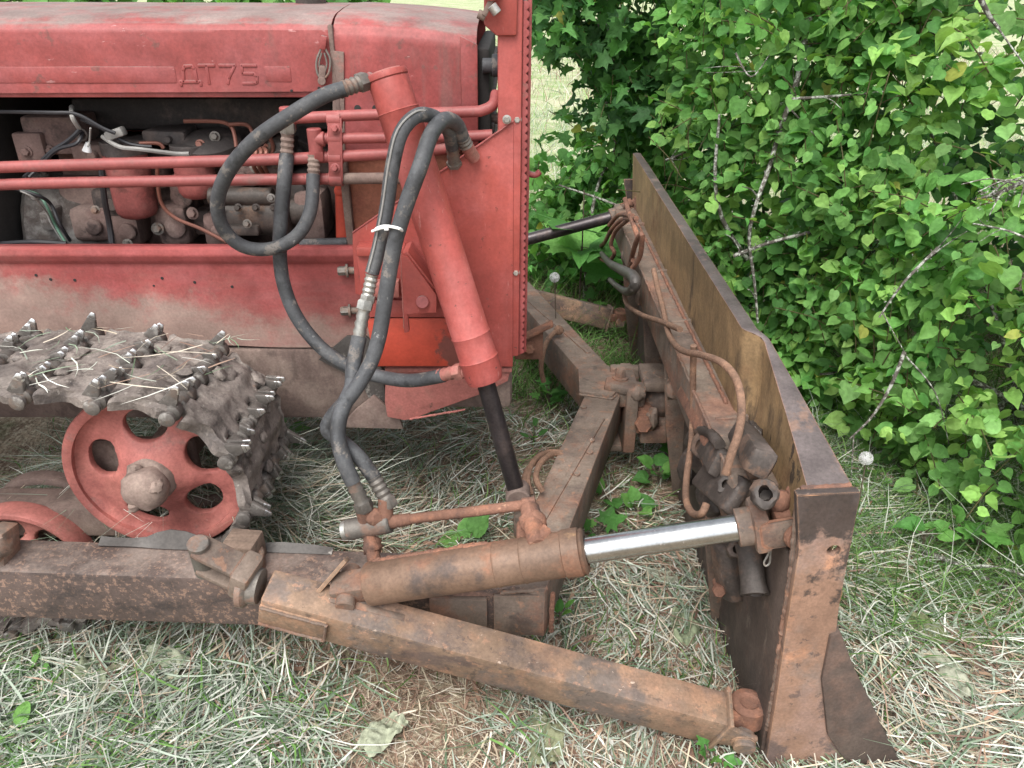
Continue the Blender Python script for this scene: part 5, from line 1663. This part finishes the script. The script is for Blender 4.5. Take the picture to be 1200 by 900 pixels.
V, F, Cc = join([
    blades(95000, (-1.9, 1.9), (.85, 3.2), (.02, .09), (.001, .0032), (-6, 14), np.concatenate([BROWN, STRAW, STRAW[:3]]), .022, .3, .4, thatch),
    blades(60000, (-1.9, 2.0), (.85, 2.9), (.04, .20), (.0014, .0055), (-6, 13), np.concatenate([HAY, HAY, STRAW]), .045, .55, .35, pale),
    blades(3000, (-1.9, 1.9), (.85, 2.6), (.18, .36), (.002, .004), (-3, 14), np.concatenate([STRAW, HAY]), .06, .5, .25, pale),
    blades(14000, (-1.9, 2.0), (.85, 2.6), (.02, .08), (.004, .013), (-10, 25), np.concatenate([HAY * .85, BROWN, BROWN]), .03, .3, .5, pale),
    blades(70, (-1.4, -.72), (1.56, 1.93), (.05, .16), (.002, .004), (-2, 12), np.concatenate([STRAW, HAY]), .01, .2, .4, None, lambda x, y: np.full(np.shape(x), .805)),
    blades(17000, (-1.9, .1), (.85, 1.5), (.05, .2), (.0025, .0065), (-5, 30), np.concatenate([HAY * .8, HAY * .9, GREEN[:2] * .9, HAY[:2]]), .04, .5, .4, lambda x, y: np.clip(-.1 + 1.1 * sm(-x, .25, .9) + .6 * vnoise(x, y, 3, 19), 0, 1)),
    blades(4200, (-1.55, -.6), (1.72, 2.25), (.12, .36), (.002, .004), (-30, 35), np.concatenate([HAY, HAY, STRAW[:3]]), .10, .2, .4),
])
mesh_np("cut_hay", V, F, Cc, m_hay, kind="stuff", label="pale cut hay strewn over the ground under and around the machine", cat="hay")
lush = lambda x, y: np.clip(.10 + .45 * vnoise(x, y, 2.2, 14) + 1.0 * sm(x, .75, 1.0) * sm(y, 1.4, 1.8) + .35 * sm(-x, .45, .8) * sm(-y, -1.45, -1.2) + .8 * sm(y, 2.6, 3.0) + .35 * np.exp(-((x - .4) / .15) ** 2 - ((y - 2.2) / .4) ** 2), .01, 1)
V, F, Cc = join([
    blades(17000, (-1.9, 2.4), (.85, 3.4), (.05, .16), (.0022, .0048), (25, 80), GREEN, .01, .3, .5, lush),
    blades(12000, (.75, 2.4), (1.45, 3.0), (.08, .28), (.0025, .005), (15, 75), np.concatenate([GREEN * .9, GREEN * .8, HAY]), .01, .4, .7, lush),
    blades(16000, (-2.2, 2.8), (2.9, 5.2), (.10, .34), (.003, .007), (35, 85), np.concatenate([GREEN, GREEN * .8]), .01, .3, .5),
    blades(22000, (-6, 6), (5.0, 11), (.12, .34), (.003, .007), (25, 85), np.concatenate([GREEN * 1.3, HAY, HAY, STRAW]), .01, .3, .5),
    blades(20000, (-10, 12), (11, 24), (.15, .4), (.006, .014), (25, 85), np.concatenate([GREEN * 1.4, HAY, STRAW, STRAW]), .01, .3, .5),
])
mesh_np("green_grass", V, F, Cc, m_grass, kind="stuff", label="green grass growing through the hay and along the foot of the bushes", cat="grass")

# ---- leaves
def half_leaf(outline, mids):
    return outline, mids
def leaf_tpl(kind):
    """verts (x across, y along, z up), faces as quads (a triangle repeats nothing: two quads share)"""
    if kind == 'heart':
        mids = [(0, .06), (0, .38), (0, .70), (0, 1.08)]
        out = [(.22, -.05), (.44, .10), (.52, .38), (.42, .68), (.17, .90)]
        f = [('m0', 0, 1, 'm1'), ('m1', 1, 2, 3), ('m1', 3, 4, 'm2'), ('m2', 4, 4, 'm3')]
    elif kind == 'maple':
        mids = [(0, 0), (0, .32), (0, .62), (0, 1.05)]
        out = [(.16, -.10), (.50, -.02), (.30, .20), (.62, .52), (.34, .52), (.24, .60), (.20, .82)]
        f = [('m0', 0, 1, 2), ('m0', 2, 4, 'm1'), ('m1', 4, 5, 'm2'), (2, 3, 3, 4), ('m2', 5, 6, 'm3')]
    else:
        mids = [(0, 0), (0, .3), (0, .65), (0, 1.0)]
        out = [(.12, -.02), (.22, .18), (.26, .45), (.2, .75), (.08, .93)]
        f = [('m0', 0, 1, 'm1'), ('m1', 1, 2, 'm2'), ('m2', 2, 3, 3), ('m2', 3, 4, 'm3')]
    V = [(*p, 0) for p in mids]
    nR = len(V)
    for p in out: V.append((p[0], p[1], 0))
    nL = len(V)
    for p in out: V.append((-p[0], p[1], 0))
    V = np.array(V, dtype=float)
    V[:, 2] = np.abs(V[:, 0]) * .30 - .22 * (V[:, 1] - .3) ** 2 - .25 * V[:, 0] ** 2
    F = []
    for q in f:
        a = [int(k[1]) if isinstance(k, str) else nR + k for k in q]
        b = [int(k[1]) if isinstance(k, str) else nL + k for k in q][::-1]
        for w in (a, b):
            F.append(w)
    T = []
    for w in F:
        u = []
        for i in w:
            if i not in u: u.append(i)
        for i in range(1, len(u) - 1):
            T.append([u[0], u[i], u[i + 1]])
    return V, np.array(T)
TPL = {k: leaf_tpl(k) for k in ('heart', 'maple', 'lance')}
def leaves(P, D, Nn, S, Cc, kind='heart'):
    """P base points, D tip directions, Nn face normals, S sizes, Cc colours"""
    V0, T = TPL[kind]
    D = D / (np.linalg.norm(D, axis=1)[:, None] + 1e-9)
    X = np.cross(D, Nn); X /= (np.linalg.norm(X, axis=1)[:, None] + 1e-9)
    Z = np.cross(X, D)
    n = len(P)
    curl = (rg.gamma(2.2, .65, n) * np.where(rg.random(n) < .12, -1, 1))[:, None]
    wx = rg.uniform(.68, 1.15, n)[:, None]
    V = P[:, None, :] + S[:, None, None] * ((V0[None, :, 0] * wx)[:, :, None] * X[:, None, :] + V0[None, :, 1, None] * D[:, None, :] + (V0[None, :, 2] * curl)[:, :, None] * Z[:, None, :])
    F = (np.arange(n)[:, None, None] * len(V0) + T[None]).reshape(-1, 3)
    return V.reshape(-1, 3), F, np.repeat(Cc, len(V0), axis=0)
m_leaf = attr_mat("linden_leaf", .62, .36, .28, bump=.5)
m_dark = attr_mat("dark_and_shade_leaf", .62, .36, .28, bump=.5)
m_bark = mat("grey_lichen_bark", lin(92, 84, 76), .9, 0, [dict(color=lin(178, 182, 172), scale=55, lo=.48, hi=.58, amt=.95), dict(color=lin(60, 52, 46), scale=30, lo=.56, hi=.66, amt=.7)], bump=.5, bump_scale=120)
m_twig = mat("brown_twig_bark", lin(96, 80, 62), .9, 0, [dict(color=lin(140, 136, 124), scale=40, lo=.55, hi=.66, amt=.8)], bump=.3)
LIGHT = np.array([lin(132, 174, 90), lin(114, 160, 84), lin(150, 188, 104), lin(100, 148, 78), lin(124, 166, 98)])
MID = np.array([lin(98, 148, 74), lin(84, 136, 68), lin(110, 158, 82), lin(78, 124, 64)])
DEEP = np.array([lin(72, 114, 62), lin(60, 102, 56), lin(82, 126, 66), lin(56, 94, 52)])  # darkest greens: the maple's own colour, and shade painted into the back shrub

def bush(name, label, base, volume, n_twig, per, size, palette, kind='heart', light_front=0.0, group=None, cat="bush", stems=5, seed=1, out_dir=(-.45, -.8, .15), m=None, twig_r=.0022, reach=None):
    """a shrub: stems from the base fan out to the crown; twigs end where volume(rng, n) places them; leaves hang along each twig"""
    r = np.random.default_rng(seed)
    root = empty(name, base)
    tag(root, label, cat, group)
    T = volume(r, n_twig)
    n = len(T)
    od = np.array(out_dir, dtype=float); od /= np.linalg.norm(od)
    dirs = od[None] * .7 + r.normal(0, .5, (n, 3)); dirs[:, 2] += .05
    dirs /= np.linalg.norm(dirs, axis=1)[:, None]
    Lt = r.uniform(.16, .34, n)
    Ps, Ds, Ns, Ss, Cs = [], [], [], [], []
    lean = r.normal(0, .35, (n, 3)); vig = r.uniform(.75, 1.2, n); tone = np.clip(r.normal(.95, .2, n), .55, 1.4); pal_i = r.integers(0, len(palette), n)
    tw = MB()
    for i in range(n):
        d = dirs[i]; p0 = T[i] - d * Lt[i]
        pts = []
        for k in range(per):
            t = (k + .6) / per
            p = p0 + d * Lt[i] * t + np.array([0, 0, -.10 * Lt[i] * t * t * 3])
            pts.append(p)
            side = np.cross(d, [0, 0, 1.0]); side /= (np.linalg.norm(side) + 1e-9)
            s = 1 if k % 2 else -1
            tip = d * .45 + side * s * r.uniform(.3, 1.1) + np.array([0, 0, -.40 + .35 * r.normal()]) + r.normal(0, .36, 3)
            nn = np.array([0, 0, 1.0]) + od * r.uniform(-.1, 1.0) + r.normal(0, .5, 3) + lean[i]
            Ps.append(p + side * s * .012); Ds.append(tip); Ns.append(nn)
            Ss.append((size[0] + (size[1] - size[0]) * r.beta(1.6, 1.8)) * (1 - .3 * abs(t - .55)) * vig[i])
            c_ = palette[pal_i[i] if r.random() < .6 else r.integers(0, len(palette))] * tone[i] * r.uniform(.85, 1.15)
            if r.random() < .008: c_ = np.array(lin(168, 176, 88)) * r.uniform(.6, 1)
            Cs.append(c_)
        if i % 2 == 0:
            tw.tube([Vector(p0), Vector(pts[len(pts) // 2]), Vector(pts[-1])], twig_r, 4, sub=2)
    Ps, Ds, Ns, Ss, Cs = map(np.array, (Ps, Ds, Ns, Ss, Cs))
    keep = np.array([not (p[0] < .80 + .12 * max(0, 1 - p[2] / .5) and 1.1 < p[1] < 3.84 and p[2] < 1.0) and not (p[0] < .12 and p[1] < 3.0) for p in Ps])
    V, F, Cc = leaves(Ps[keep], Ds[keep], Ns[keep], Ss[keep], Cs[keep], kind)
    b = np.array(base)
    tv = np.array([tuple(q) for q in tw.v]); tf = np.array([t_ for f in tw.f for t_ in ([f[0], f[i], f[i + 1]] for i in range(1, len(f) - 1))])
    V, F, Cc = join([(V, F, Cc), (tv, tf, np.tile(np.array(lin(92, 88, 58)), (len(tv), 1)))])
    mesh_np("crown", V - b, F, Cc, m or m_leaf, parent=root)
    # stems
    for k in range(stems):
        t = T[r.integers(0, n)] if reach is None else np.array(reach[k % len(reach)])
        s0 = b + np.array([r.normal(0, .08), r.normal(0, .08), -.02])
        mid = s0 * .5 + t * .5 + np.array([r.normal(0, .1), r.normal(0, .1), .18])
        mb = MB(); R0 = r.uniform(.010, .018)
        mb.tube([Vector(s0 - b), Vector(s0 * .8 + mid * .2 - b + np.array([0, 0, .1])), Vector(mid - b), Vector(t - b)], lambda q, R0=R0: R0 * (1 - .7 * q), 8, sub=6)
        o = mb.build("stem", m_bark, None, 60); o.parent = root
    return root
def yfront(x, z):
    y = np.interp(x, [.2, .4, .75, 1.0, 1.3, 1.45, 1.6, 2.5, 3.5], [4.0, 3.80, 3.36, 2.90, 2.33, 1.98, 1.62, 1.34, 1.3])
    y = y + np.interp(x, [1.0, 1.5, 2.2], [0, .60, .85]) * np.clip((z - .35) / .8, 0, 1)
    return y + .30 * vnoise(x, z, 2.3, 3) + .17 * vnoise(x, z, 5.5, 4)
def shell(x0, x1, z0, z1, depth, front=0.0, gap=None):
    def fn(r, n):
        x = r.uniform(x0, x1, n); z = z0 + (z1 - z0) * r.random(n) ** 1.15
        y = yfront(x, z) + front + r.exponential(depth, n)
        k = np.ones(n, bool)
        if gap is not None:
            k = ~gap(x, y, z)
        return np.stack([x, y, z], -1)[k]
    return fn
def bx(x0, x1, y0, y1, z0, z1, gap=None):
    def fn(r, n):
        p = np.stack([r.uniform(x0, x1, n), r.uniform(y0, y1, n), r.uniform(z0, z1, n)], -1)
        if gap is not None: p = p[~gap(p[:, 0], p[:, 1], p[:, 2])]
        return p
    return fn
LG = "linden bushes crowding the front of the blade"
bush("linden_bush", "big pale green linden bush with drooping heart-shaped leaves at the right edge", (2.1, 2.75, 0), shell(1.22, 3.2, .03, 2.1, .22, 0, lambda x, y, z: (z > 1.15) & (vnoise(x, z, 3.1, 51) > .3)), 1350, 8, (.034, .078), LIGHT, group=LG, seed=21, stems=6)
bush("linden_bush", "linden bush with light green leaves directly beyond the bent top edge of the blade", (1.35, 3.35, 0), shell(.66, 1.42, .05, 1.8, .22, .06, lambda x, y, z: (z > 1.15) & (vnoise(x, z, 3.4, 53) > .3)), 950, 8, (.032, .074), np.concatenate([LIGHT[[0, 1, 3]], MID]), group=LG, seed=22, stems=5)
bush("shade_bush", "shrub with shade-darkened leaf colours filling the gap behind the linden leaves", (2.0, 4.2, 0), bx(.9, 3.6, 3.1, 4.6, .1, 2.1, lambda x, y, z: (z > 1.0) & (vnoise(x, z, 2.6, 31) > -.1)), 600, 8, (.06, .10), np.concatenate([MID[[1, 3]], DEEP]), seed=23, stems=4, m=m_dark)  # darker palette paints the shaded depth behind the lindens
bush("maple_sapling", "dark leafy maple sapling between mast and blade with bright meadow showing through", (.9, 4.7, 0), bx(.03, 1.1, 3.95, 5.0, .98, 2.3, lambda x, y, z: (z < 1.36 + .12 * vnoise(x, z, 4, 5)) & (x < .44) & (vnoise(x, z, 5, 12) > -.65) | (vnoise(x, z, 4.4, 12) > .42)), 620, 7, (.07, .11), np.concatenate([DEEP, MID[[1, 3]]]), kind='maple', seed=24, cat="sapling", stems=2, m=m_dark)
bush("low_shrub", "mid green low shrub behind the far end of the blade and the mast hook", (.55, 4.2, 0), bx(.05, .95, 4.1, 4.8, .12, 1.2, lambda x, y, z: z > .62 + 1.3 * np.clip(x - .22, 0, 1)), 480, 7, (.05, .085), MID, seed=25, stems=3)
# far edge of the field
for i, (x, y, h, w, lab) in enumerate(((-6.8, 11.5, 2.4, 1.5, "distant round bush at the field edge, leftmost above the hood"), (-4.6, 11.0, 2.2, 1.4, "distant round bush above the middle of the hood"), (-2.9, 11.6, 2.0, 1.2, "distant bush just left of the exhaust pipe"))):
    bush("field_bush", lab, (x, y, 0), (lambda r, n, x=x, y=y, h=h, w=w: (lambda q: np.array([x, y, h * .52]) + q / np.linalg.norm(q, axis=1)[:, None] * np.array([w, w, h * .5]) * r.uniform(.5, 1, n)[:, None] ** .5)(r.normal(0, 1, (n, 3)))), 240, 5, (.16, .26), np.concatenate([MID, LIGHT[[1, 3]]]), group="bushes at the edge of the field", seed=40 + i, stems=2, twig_r=.006)
# lichen-grey dead branches among the leaves, belonging to the bushes
def branch(pts, r, parent=None, twigs=3, seed=0, fuzz=0, label=None):
    P = [at(*p) for p in pts]
    mb = MB(); mb.tube(P, lambda t: r * (1 - .55 * t), 8, sub=6)
    rr = random.Random(seed)
    for k in range(twigs):
        i = rr.randrange(len(P) - 1); a = P[i].lerp(P[i + 1], rr.random())
        d = Vector((rr.uniform(-1, 1), rr.uniform(-.6, .3), rr.uniform(-.8, .8))).normalized()
        l = rr.uniform(.06, .2)
        mb.tube([a, a + d * l * .5 + Vector((0, 0, rr.uniform(-.02, .02))), a + d * l], lambda t: r * .4 * (1 - .6 * t), 6, sub=4)
    for k in range(fuzz):
        i = rr.randrange(len(P) - 1); a = P[i].lerp(P[i + 1], rr.random())
        q = a + Vector((rr.gauss(0, .014), rr.gauss(0, .014), rr.gauss(0, .014)))
        e = Vector((rr.gauss(0, 1), rr.gauss(0, 1), rr.gauss(0, 1))).normalized() * rr.uniform(.006, .014)
        f = Vector((rr.gauss(0, 1), rr.gauss(0, 1), rr.gauss(0, 1))).normalized() * rr.uniform(.003, .007)
        mb.add([q, q + e, q + f + e * .4], [[0, 1, 2]])
    return mb
lb = [o for o in bpy.data.objects if o.name.startswith("linden_bush")]
def add_branch(root, *a, **k):
    mb = branch(*a, **k)
    o = mb.xf(Matrix.Translation(-Vector(root.location))).build("bare_branch", m_bark, None, 60); o.parent = root
b0, b1 = lb[0], lb[1]
add_branch(b1, [(948, 20, 3.05), (935, 90, 3.0), (915, 150, 2.98), (900, 200, 2.94), (886, 240, 2.93), (878, 280, 2.92), (884, 330, 2.92), (888, 378, 2.92)], .011, seed=1, twigs=6, fuzz=90)
add_branch(b1, [(928, 116, 2.92), (985, 112, 2.85), (1052, 106, 2.78)], .006, seed=2, twigs=3, fuzz=20)
add_branch(b1, [(862, 62, 2.95), (880, 90, 2.93), (902, 64, 2.9)], .004, seed=3, twigs=2)
add_branch(b1, [(780, 188, 3.5), (800, 180, 3.5), (822, 168, 3.5)], .006, seed=4, twigs=4)
add_branch(b1, [(860, 300, 2.95), (900, 285, 2.9), (960, 270, 2.85), (1010, 262, 2.8), (1046, 276, 2.78)], .008, seed=5, twigs=5, fuzz=260)
add_branch(b0, [(1060, 412, 2.25), (1044, 452, 2.22), (1022, 488, 2.2), (996, 514, 2.2)], .007, seed=6, twigs=1, fuzz=20)
add_branch(b0, [(1062, 418, 2.24), (1096, 460, 2.2), (1112, 520, 2.16)], .003, seed=7, twigs=1)
add_branch(b0, [(1215, 205, 2.15), (1180, 222, 2.18), (1150, 232, 2.2)], .008, seed=8, twigs=5, fuzz=300)
add_branch(b0, [(1215, 285, 2.15), (1180, 270, 2.16), (1140, 262, 2.2)], .004, seed=9, twigs=3, fuzz=20)
add_branch(b0, [(1100, 290, 2.3), (1060, 330, 2.28), (1030, 372, 2.26)], .006, seed=10, twigs=3, fuzz=40)
add_branch(b0, [(1090, -10, 2.9), (1096, 30, 2.9), (1100, 60, 2.9)], .03, seed=11, twigs=2)
add_branch(b0, [(1145, -10, 2.5), (1160, 20, 2.5), (1172, 34, 2.5)], .009, seed=12, twigs=1)

# ---- single plants, leaves and twigs on the ground
def rosette(name, label, base, n, size, palette, kind, el=(20, 70), cat="weed", stem=.0, seed=0, group=None):
    r = np.random.default_rng(seed)
    root = empty(name, base); tag(root, label, cat, group)
    P, D, Nn, S, Cs = [], [], [], [], []
    tw = MB()
    for k in range(n):
        a = 2 * math.pi * (k / n) + r.normal(0, .3); e = R(r.uniform(*el))
        h = stem * r.uniform(.35, 1.0)
        d = np.array([math.cos(a) * math.cos(e), math.sin(a) * math.cos(e), math.sin(e)])
        p = np.array([0, 0, h]) + d * r.uniform(.02, .05)
        P.append(p); D.append(d * np.array([1, 1, .5])); Nn.append(np.array([-d[0] * .4, -d[1] * .4 - .3, 1.0])); S.append(r.uniform(*size)); Cs.append(palette[r.integers(0, len(palette))] * r.uniform(.85, 1.15))
        tw.tube([Vector((0, 0, h * .6)), Vector((0, 0, h)), Vector(p)], .002, 5, sub=3)
    tw.tube([Vector((0, 0, -.02)), Vector((.004, 0, stem * .5)), Vector((0, 0, stem + .005))], .003, 6)
    V, F, Cc = leaves(*map(np.array, (P, D, Nn, S, Cs)), kind)
    mesh_np("leaf_blades", V, F, Cc, m_leaf, parent=root)
    o = tw.build("stem", m_twig, None, 60); o.parent = root
    return root
def gpt(u, v):
    q = atZ(u, v, 0.0); return (q.x, q.y, float(gz(q.x, q.y)))
WG = "broad-leaved weeds round the push frame"
for i, (u, v, n, sz, kind, stem, lab) in enumerate((
        (712, 585, 4, (.10, .16), 'lance', .02, "upright pale green dock leaves beside the near frame arm"),
        (700, 630, 6, (.05, .09), 'maple', .05, "small lobed weed at the foot of the near frame arm"),
        (770, 570, 8, (.05, .085), 'heart', .06, "leafy green weed below the ball joint of the blade"),
        (790, 545, 7, (.05, .085), 'heart', .08, "taller leafy weed close against the lower back of the blade"),
        (745, 600, 6, (.04, .07), 'heart', .03, "low weed cluster in front of the blade's hanging cable"),
        (642, 478, 9, (.05, .09), 'maple', .10, "bright green lobed weed under the far arm of the frame"),
        (625, 520, 5, (.04, .07), 'lance', .05, "thin weed beside the dark piston rod"),
        (690, 372, 7, (.07, .10), 'maple', .14, "lobed weed standing beyond the far arm under the rope hook"),
        (548, 640, 4, (.07, .10), 'heart', .03, "single bright green broad leaf by the feed pipe"),
        (335, 535, 8, (.07, .10), 'lance', .10, "dark green leaf behind the track under the frame rail"),
        (1140, 655, 7, (.06, .10), 'maple', .12, "lobed weed at the right edge below the linden bush"),
        (1080, 640, 6, (.05, .08), 'heart', .08, "small green weed in front of the linden bush"),
        (28, 880, 4, (.07, .11), 'lance', .02, "yellow green leaf in the bottom left corner"),
        (40, 790, 6, (.03, .05), 'heart', .03, "small bright weed under the push beam at left"),
        (600, 800, 5, (.03, .05), 'lance', .04, "grassy weed below the rusty diagonal strut"),
        (830, 893, 5, (.03, .05), 'maple', .02, "tiny bright green weed at the foot of the end plate"),
        (655, 735, 6, (.05, .09), 'lance', .06, "grassy weed behind the end of the push beam"))):
    rosette("weed", lab, gpt(u, v), n, (sz[0] * .8, sz[1] * .8), MID if (u > 560 or v < 500) else LIGHT[[1, 3]], kind, seed=60 + i, stem=stem, group=WG)
# large soft leaves behind the far end of the blade
rosette("burdock", "broad soft burdock leaves behind the far rod, largest leaves in view", (.36, 3.84, 0), 7, (.22, .34), MID * 1.05, 'maple', (10, 50), "burdock", .70, 80)
# dandelion clocks
for (u, v, y, hgt, lab) in ((650, 325, 3.05, .36, "dandelion clock beyond the far arm of the frame"), (1015, 537, 2.02, .17, "dandelion clock in the shade of the linden bush")):
    q = at(u, v, y)
    root = empty("dandelion", (q.x, q.y, 0)); tag(root, lab, "dandelion", "dandelion clocks")
    mb = MB(); mb.tube([Vector((.01, 0, 0)), Vector((.012, 0, q.z * .5)), Vector((0, 0, q.z))], .0022, 7); o = mb.build("stem", m_twig); o.parent = root
    mb = MB(); rr = random.Random(3); mb.lump((0, 0, q.z), .005, 1, .1, 8)
    for k in range(170):
        d = Vector((rr.gauss(0, 1), rr.gauss(0, 1), rr.gauss(0, 1))).normalized()
        s = d.orthogonal().normalized()
        t = d.cross(s)
        c = Vector((0, 0, q.z))
        mb.add([c + d * .004 - s * .0004, c + d * .004 + s * .0004, c + d * .018], [[0, 1, 2]])
        for j in range(5):
            a = j * 1.256
            w = (s * math.cos(a) + t * math.sin(a))
            mb.add([c + d * .018, c + d * .021 + w * .007, c + d * .0205 + w * .006 + d.cross(w) * .0009], [[0, 1, 2]])
    o = mb.build("seed_head", M['ivory'], flat=True); o.parent = root
# wilted broad leaves raked in with the hay
m_wilt = attr_mat("wilted_leaf", .8, 0, .2, bump=.4)
WIL = np.array([lin(152, 160, 136), lin(166, 168, 152), lin(172, 174, 158), lin(130, 142, 112)])
for i, (u, v, s, lab) in enumerate(((105, 812, .14, "largest crumpled grey-green wilted leaf left of centre in the foreground hay"), (150, 800, .11, "wilted leaf lying against the largest crumpled leaf"), (195, 785, .12, "folded pale wilted leaf below the push beam"), (180, 765, .08, "small round wilted leaf just under the push beam"), (640, 872, .12, "wilted yellow-green leaf at the bottom edge below the strut"), (450, 868, .10, "pale wilted leaf in the foreground under the strut"), (1105, 800, .13, "crumpled pale leaf in the hay to the right of the blade"), (1085, 745, .09, "small torn leaf right of the end plate"), (800, 740, .11, "grey-green wilted leaf in the hay between strut and blade"), (775, 680, .08, "curled leaf in the hay under the chrome rod"))):
    q = gpt(u, v)
    r = random.Random(i)
    mb = MB()
    def fn(a, b, r=r, s=s, i=i):
        x, y = a - .5, b - .5
        k = (1 - .55 * max(0, abs(x) * 2 - .2) ** 2)
        w = .8 * (1 - .35 * (2 * x) ** 2) * (1 + .16 * ns((a * 8, b * 8, i), 1))
        return Vector((x * s * 1.5, y * s * w * 1.2, .022 + .28 * s * ns((a * 2.4, b * 2.4, i * 3), 1) + .10 * s * ns((a * 6, b * 6, i), 1) + .05 * s * ns((a * 15, b * 15, i), 1)))
    mb.grid(fn, 26, 22)
    c = WIL[i % 4] * (.66, .8, .72, .6, .58, .85, .7, .62, .75, .66)[i] * np.array([(1, 1, .95), (1.06, 1, .85), (.96, 1, .9)][i % 3])
    mb.xf(Matrix.Rotation(r.uniform(0, 6.28), 4, 'Z') @ Matrix.Rotation(r.uniform(-.2, .2), 4, 'X'))
    ob = mb.build("wilted_leaf", m_wilt, None, 60); ob.location = (q[0], q[1], q[2] + .012); ob.scale = (.8, .8, 1.0)
    a_ = ob.data.color_attributes.new("Col", 'FLOAT_COLOR', 'POINT')
    for d_ in a_.data: d_.color = (*c, 1)
    tag(ob, lab, "leaf", "wilted leaves in the hay")
# dry sticks
for (pts, r, lab) in (([(1080, 648), (1120, 672), (1165, 690), (1215, 712)], .009, "lichen-spotted dead branch lying in the grass at the right edge"), ([(1000, 540), (1060, 575), (1115, 604)], .0035, "long pale dry stalk leaning out of the grass under the linden bush"), ([(1070, 640), (1030, 655), (990, 663)], .003, "thin dry stalk lying just right of the end plate"), ([(1085, 590), (1130, 650), (1190, 700)], .003, "pale dry stalk at the right edge above the dead branch")):
    P = [Vector(gpt(u, v)) + Vector((0, 0, .03 + .02 * (i % 2))) for i, (u, v) in enumerate(pts)]
    mb = MB(); mb.tube(P, lambda t, r=r: r * (1 - .4 * t), 8)
    if r > .005:
        mb.tube([P[1], P[1] + Vector((.10, -.05, .03)), P[1] + Vector((.2, -.12, .02))], .004, 6)
    thing(mb, "dead_branch" if r > .005 else "dry_stalk", m_bark if r > .005 else mat("dry_stalk", lin(190, 176, 140), .8, bump=0), lab, "branch" if r > .005 else "stalk")
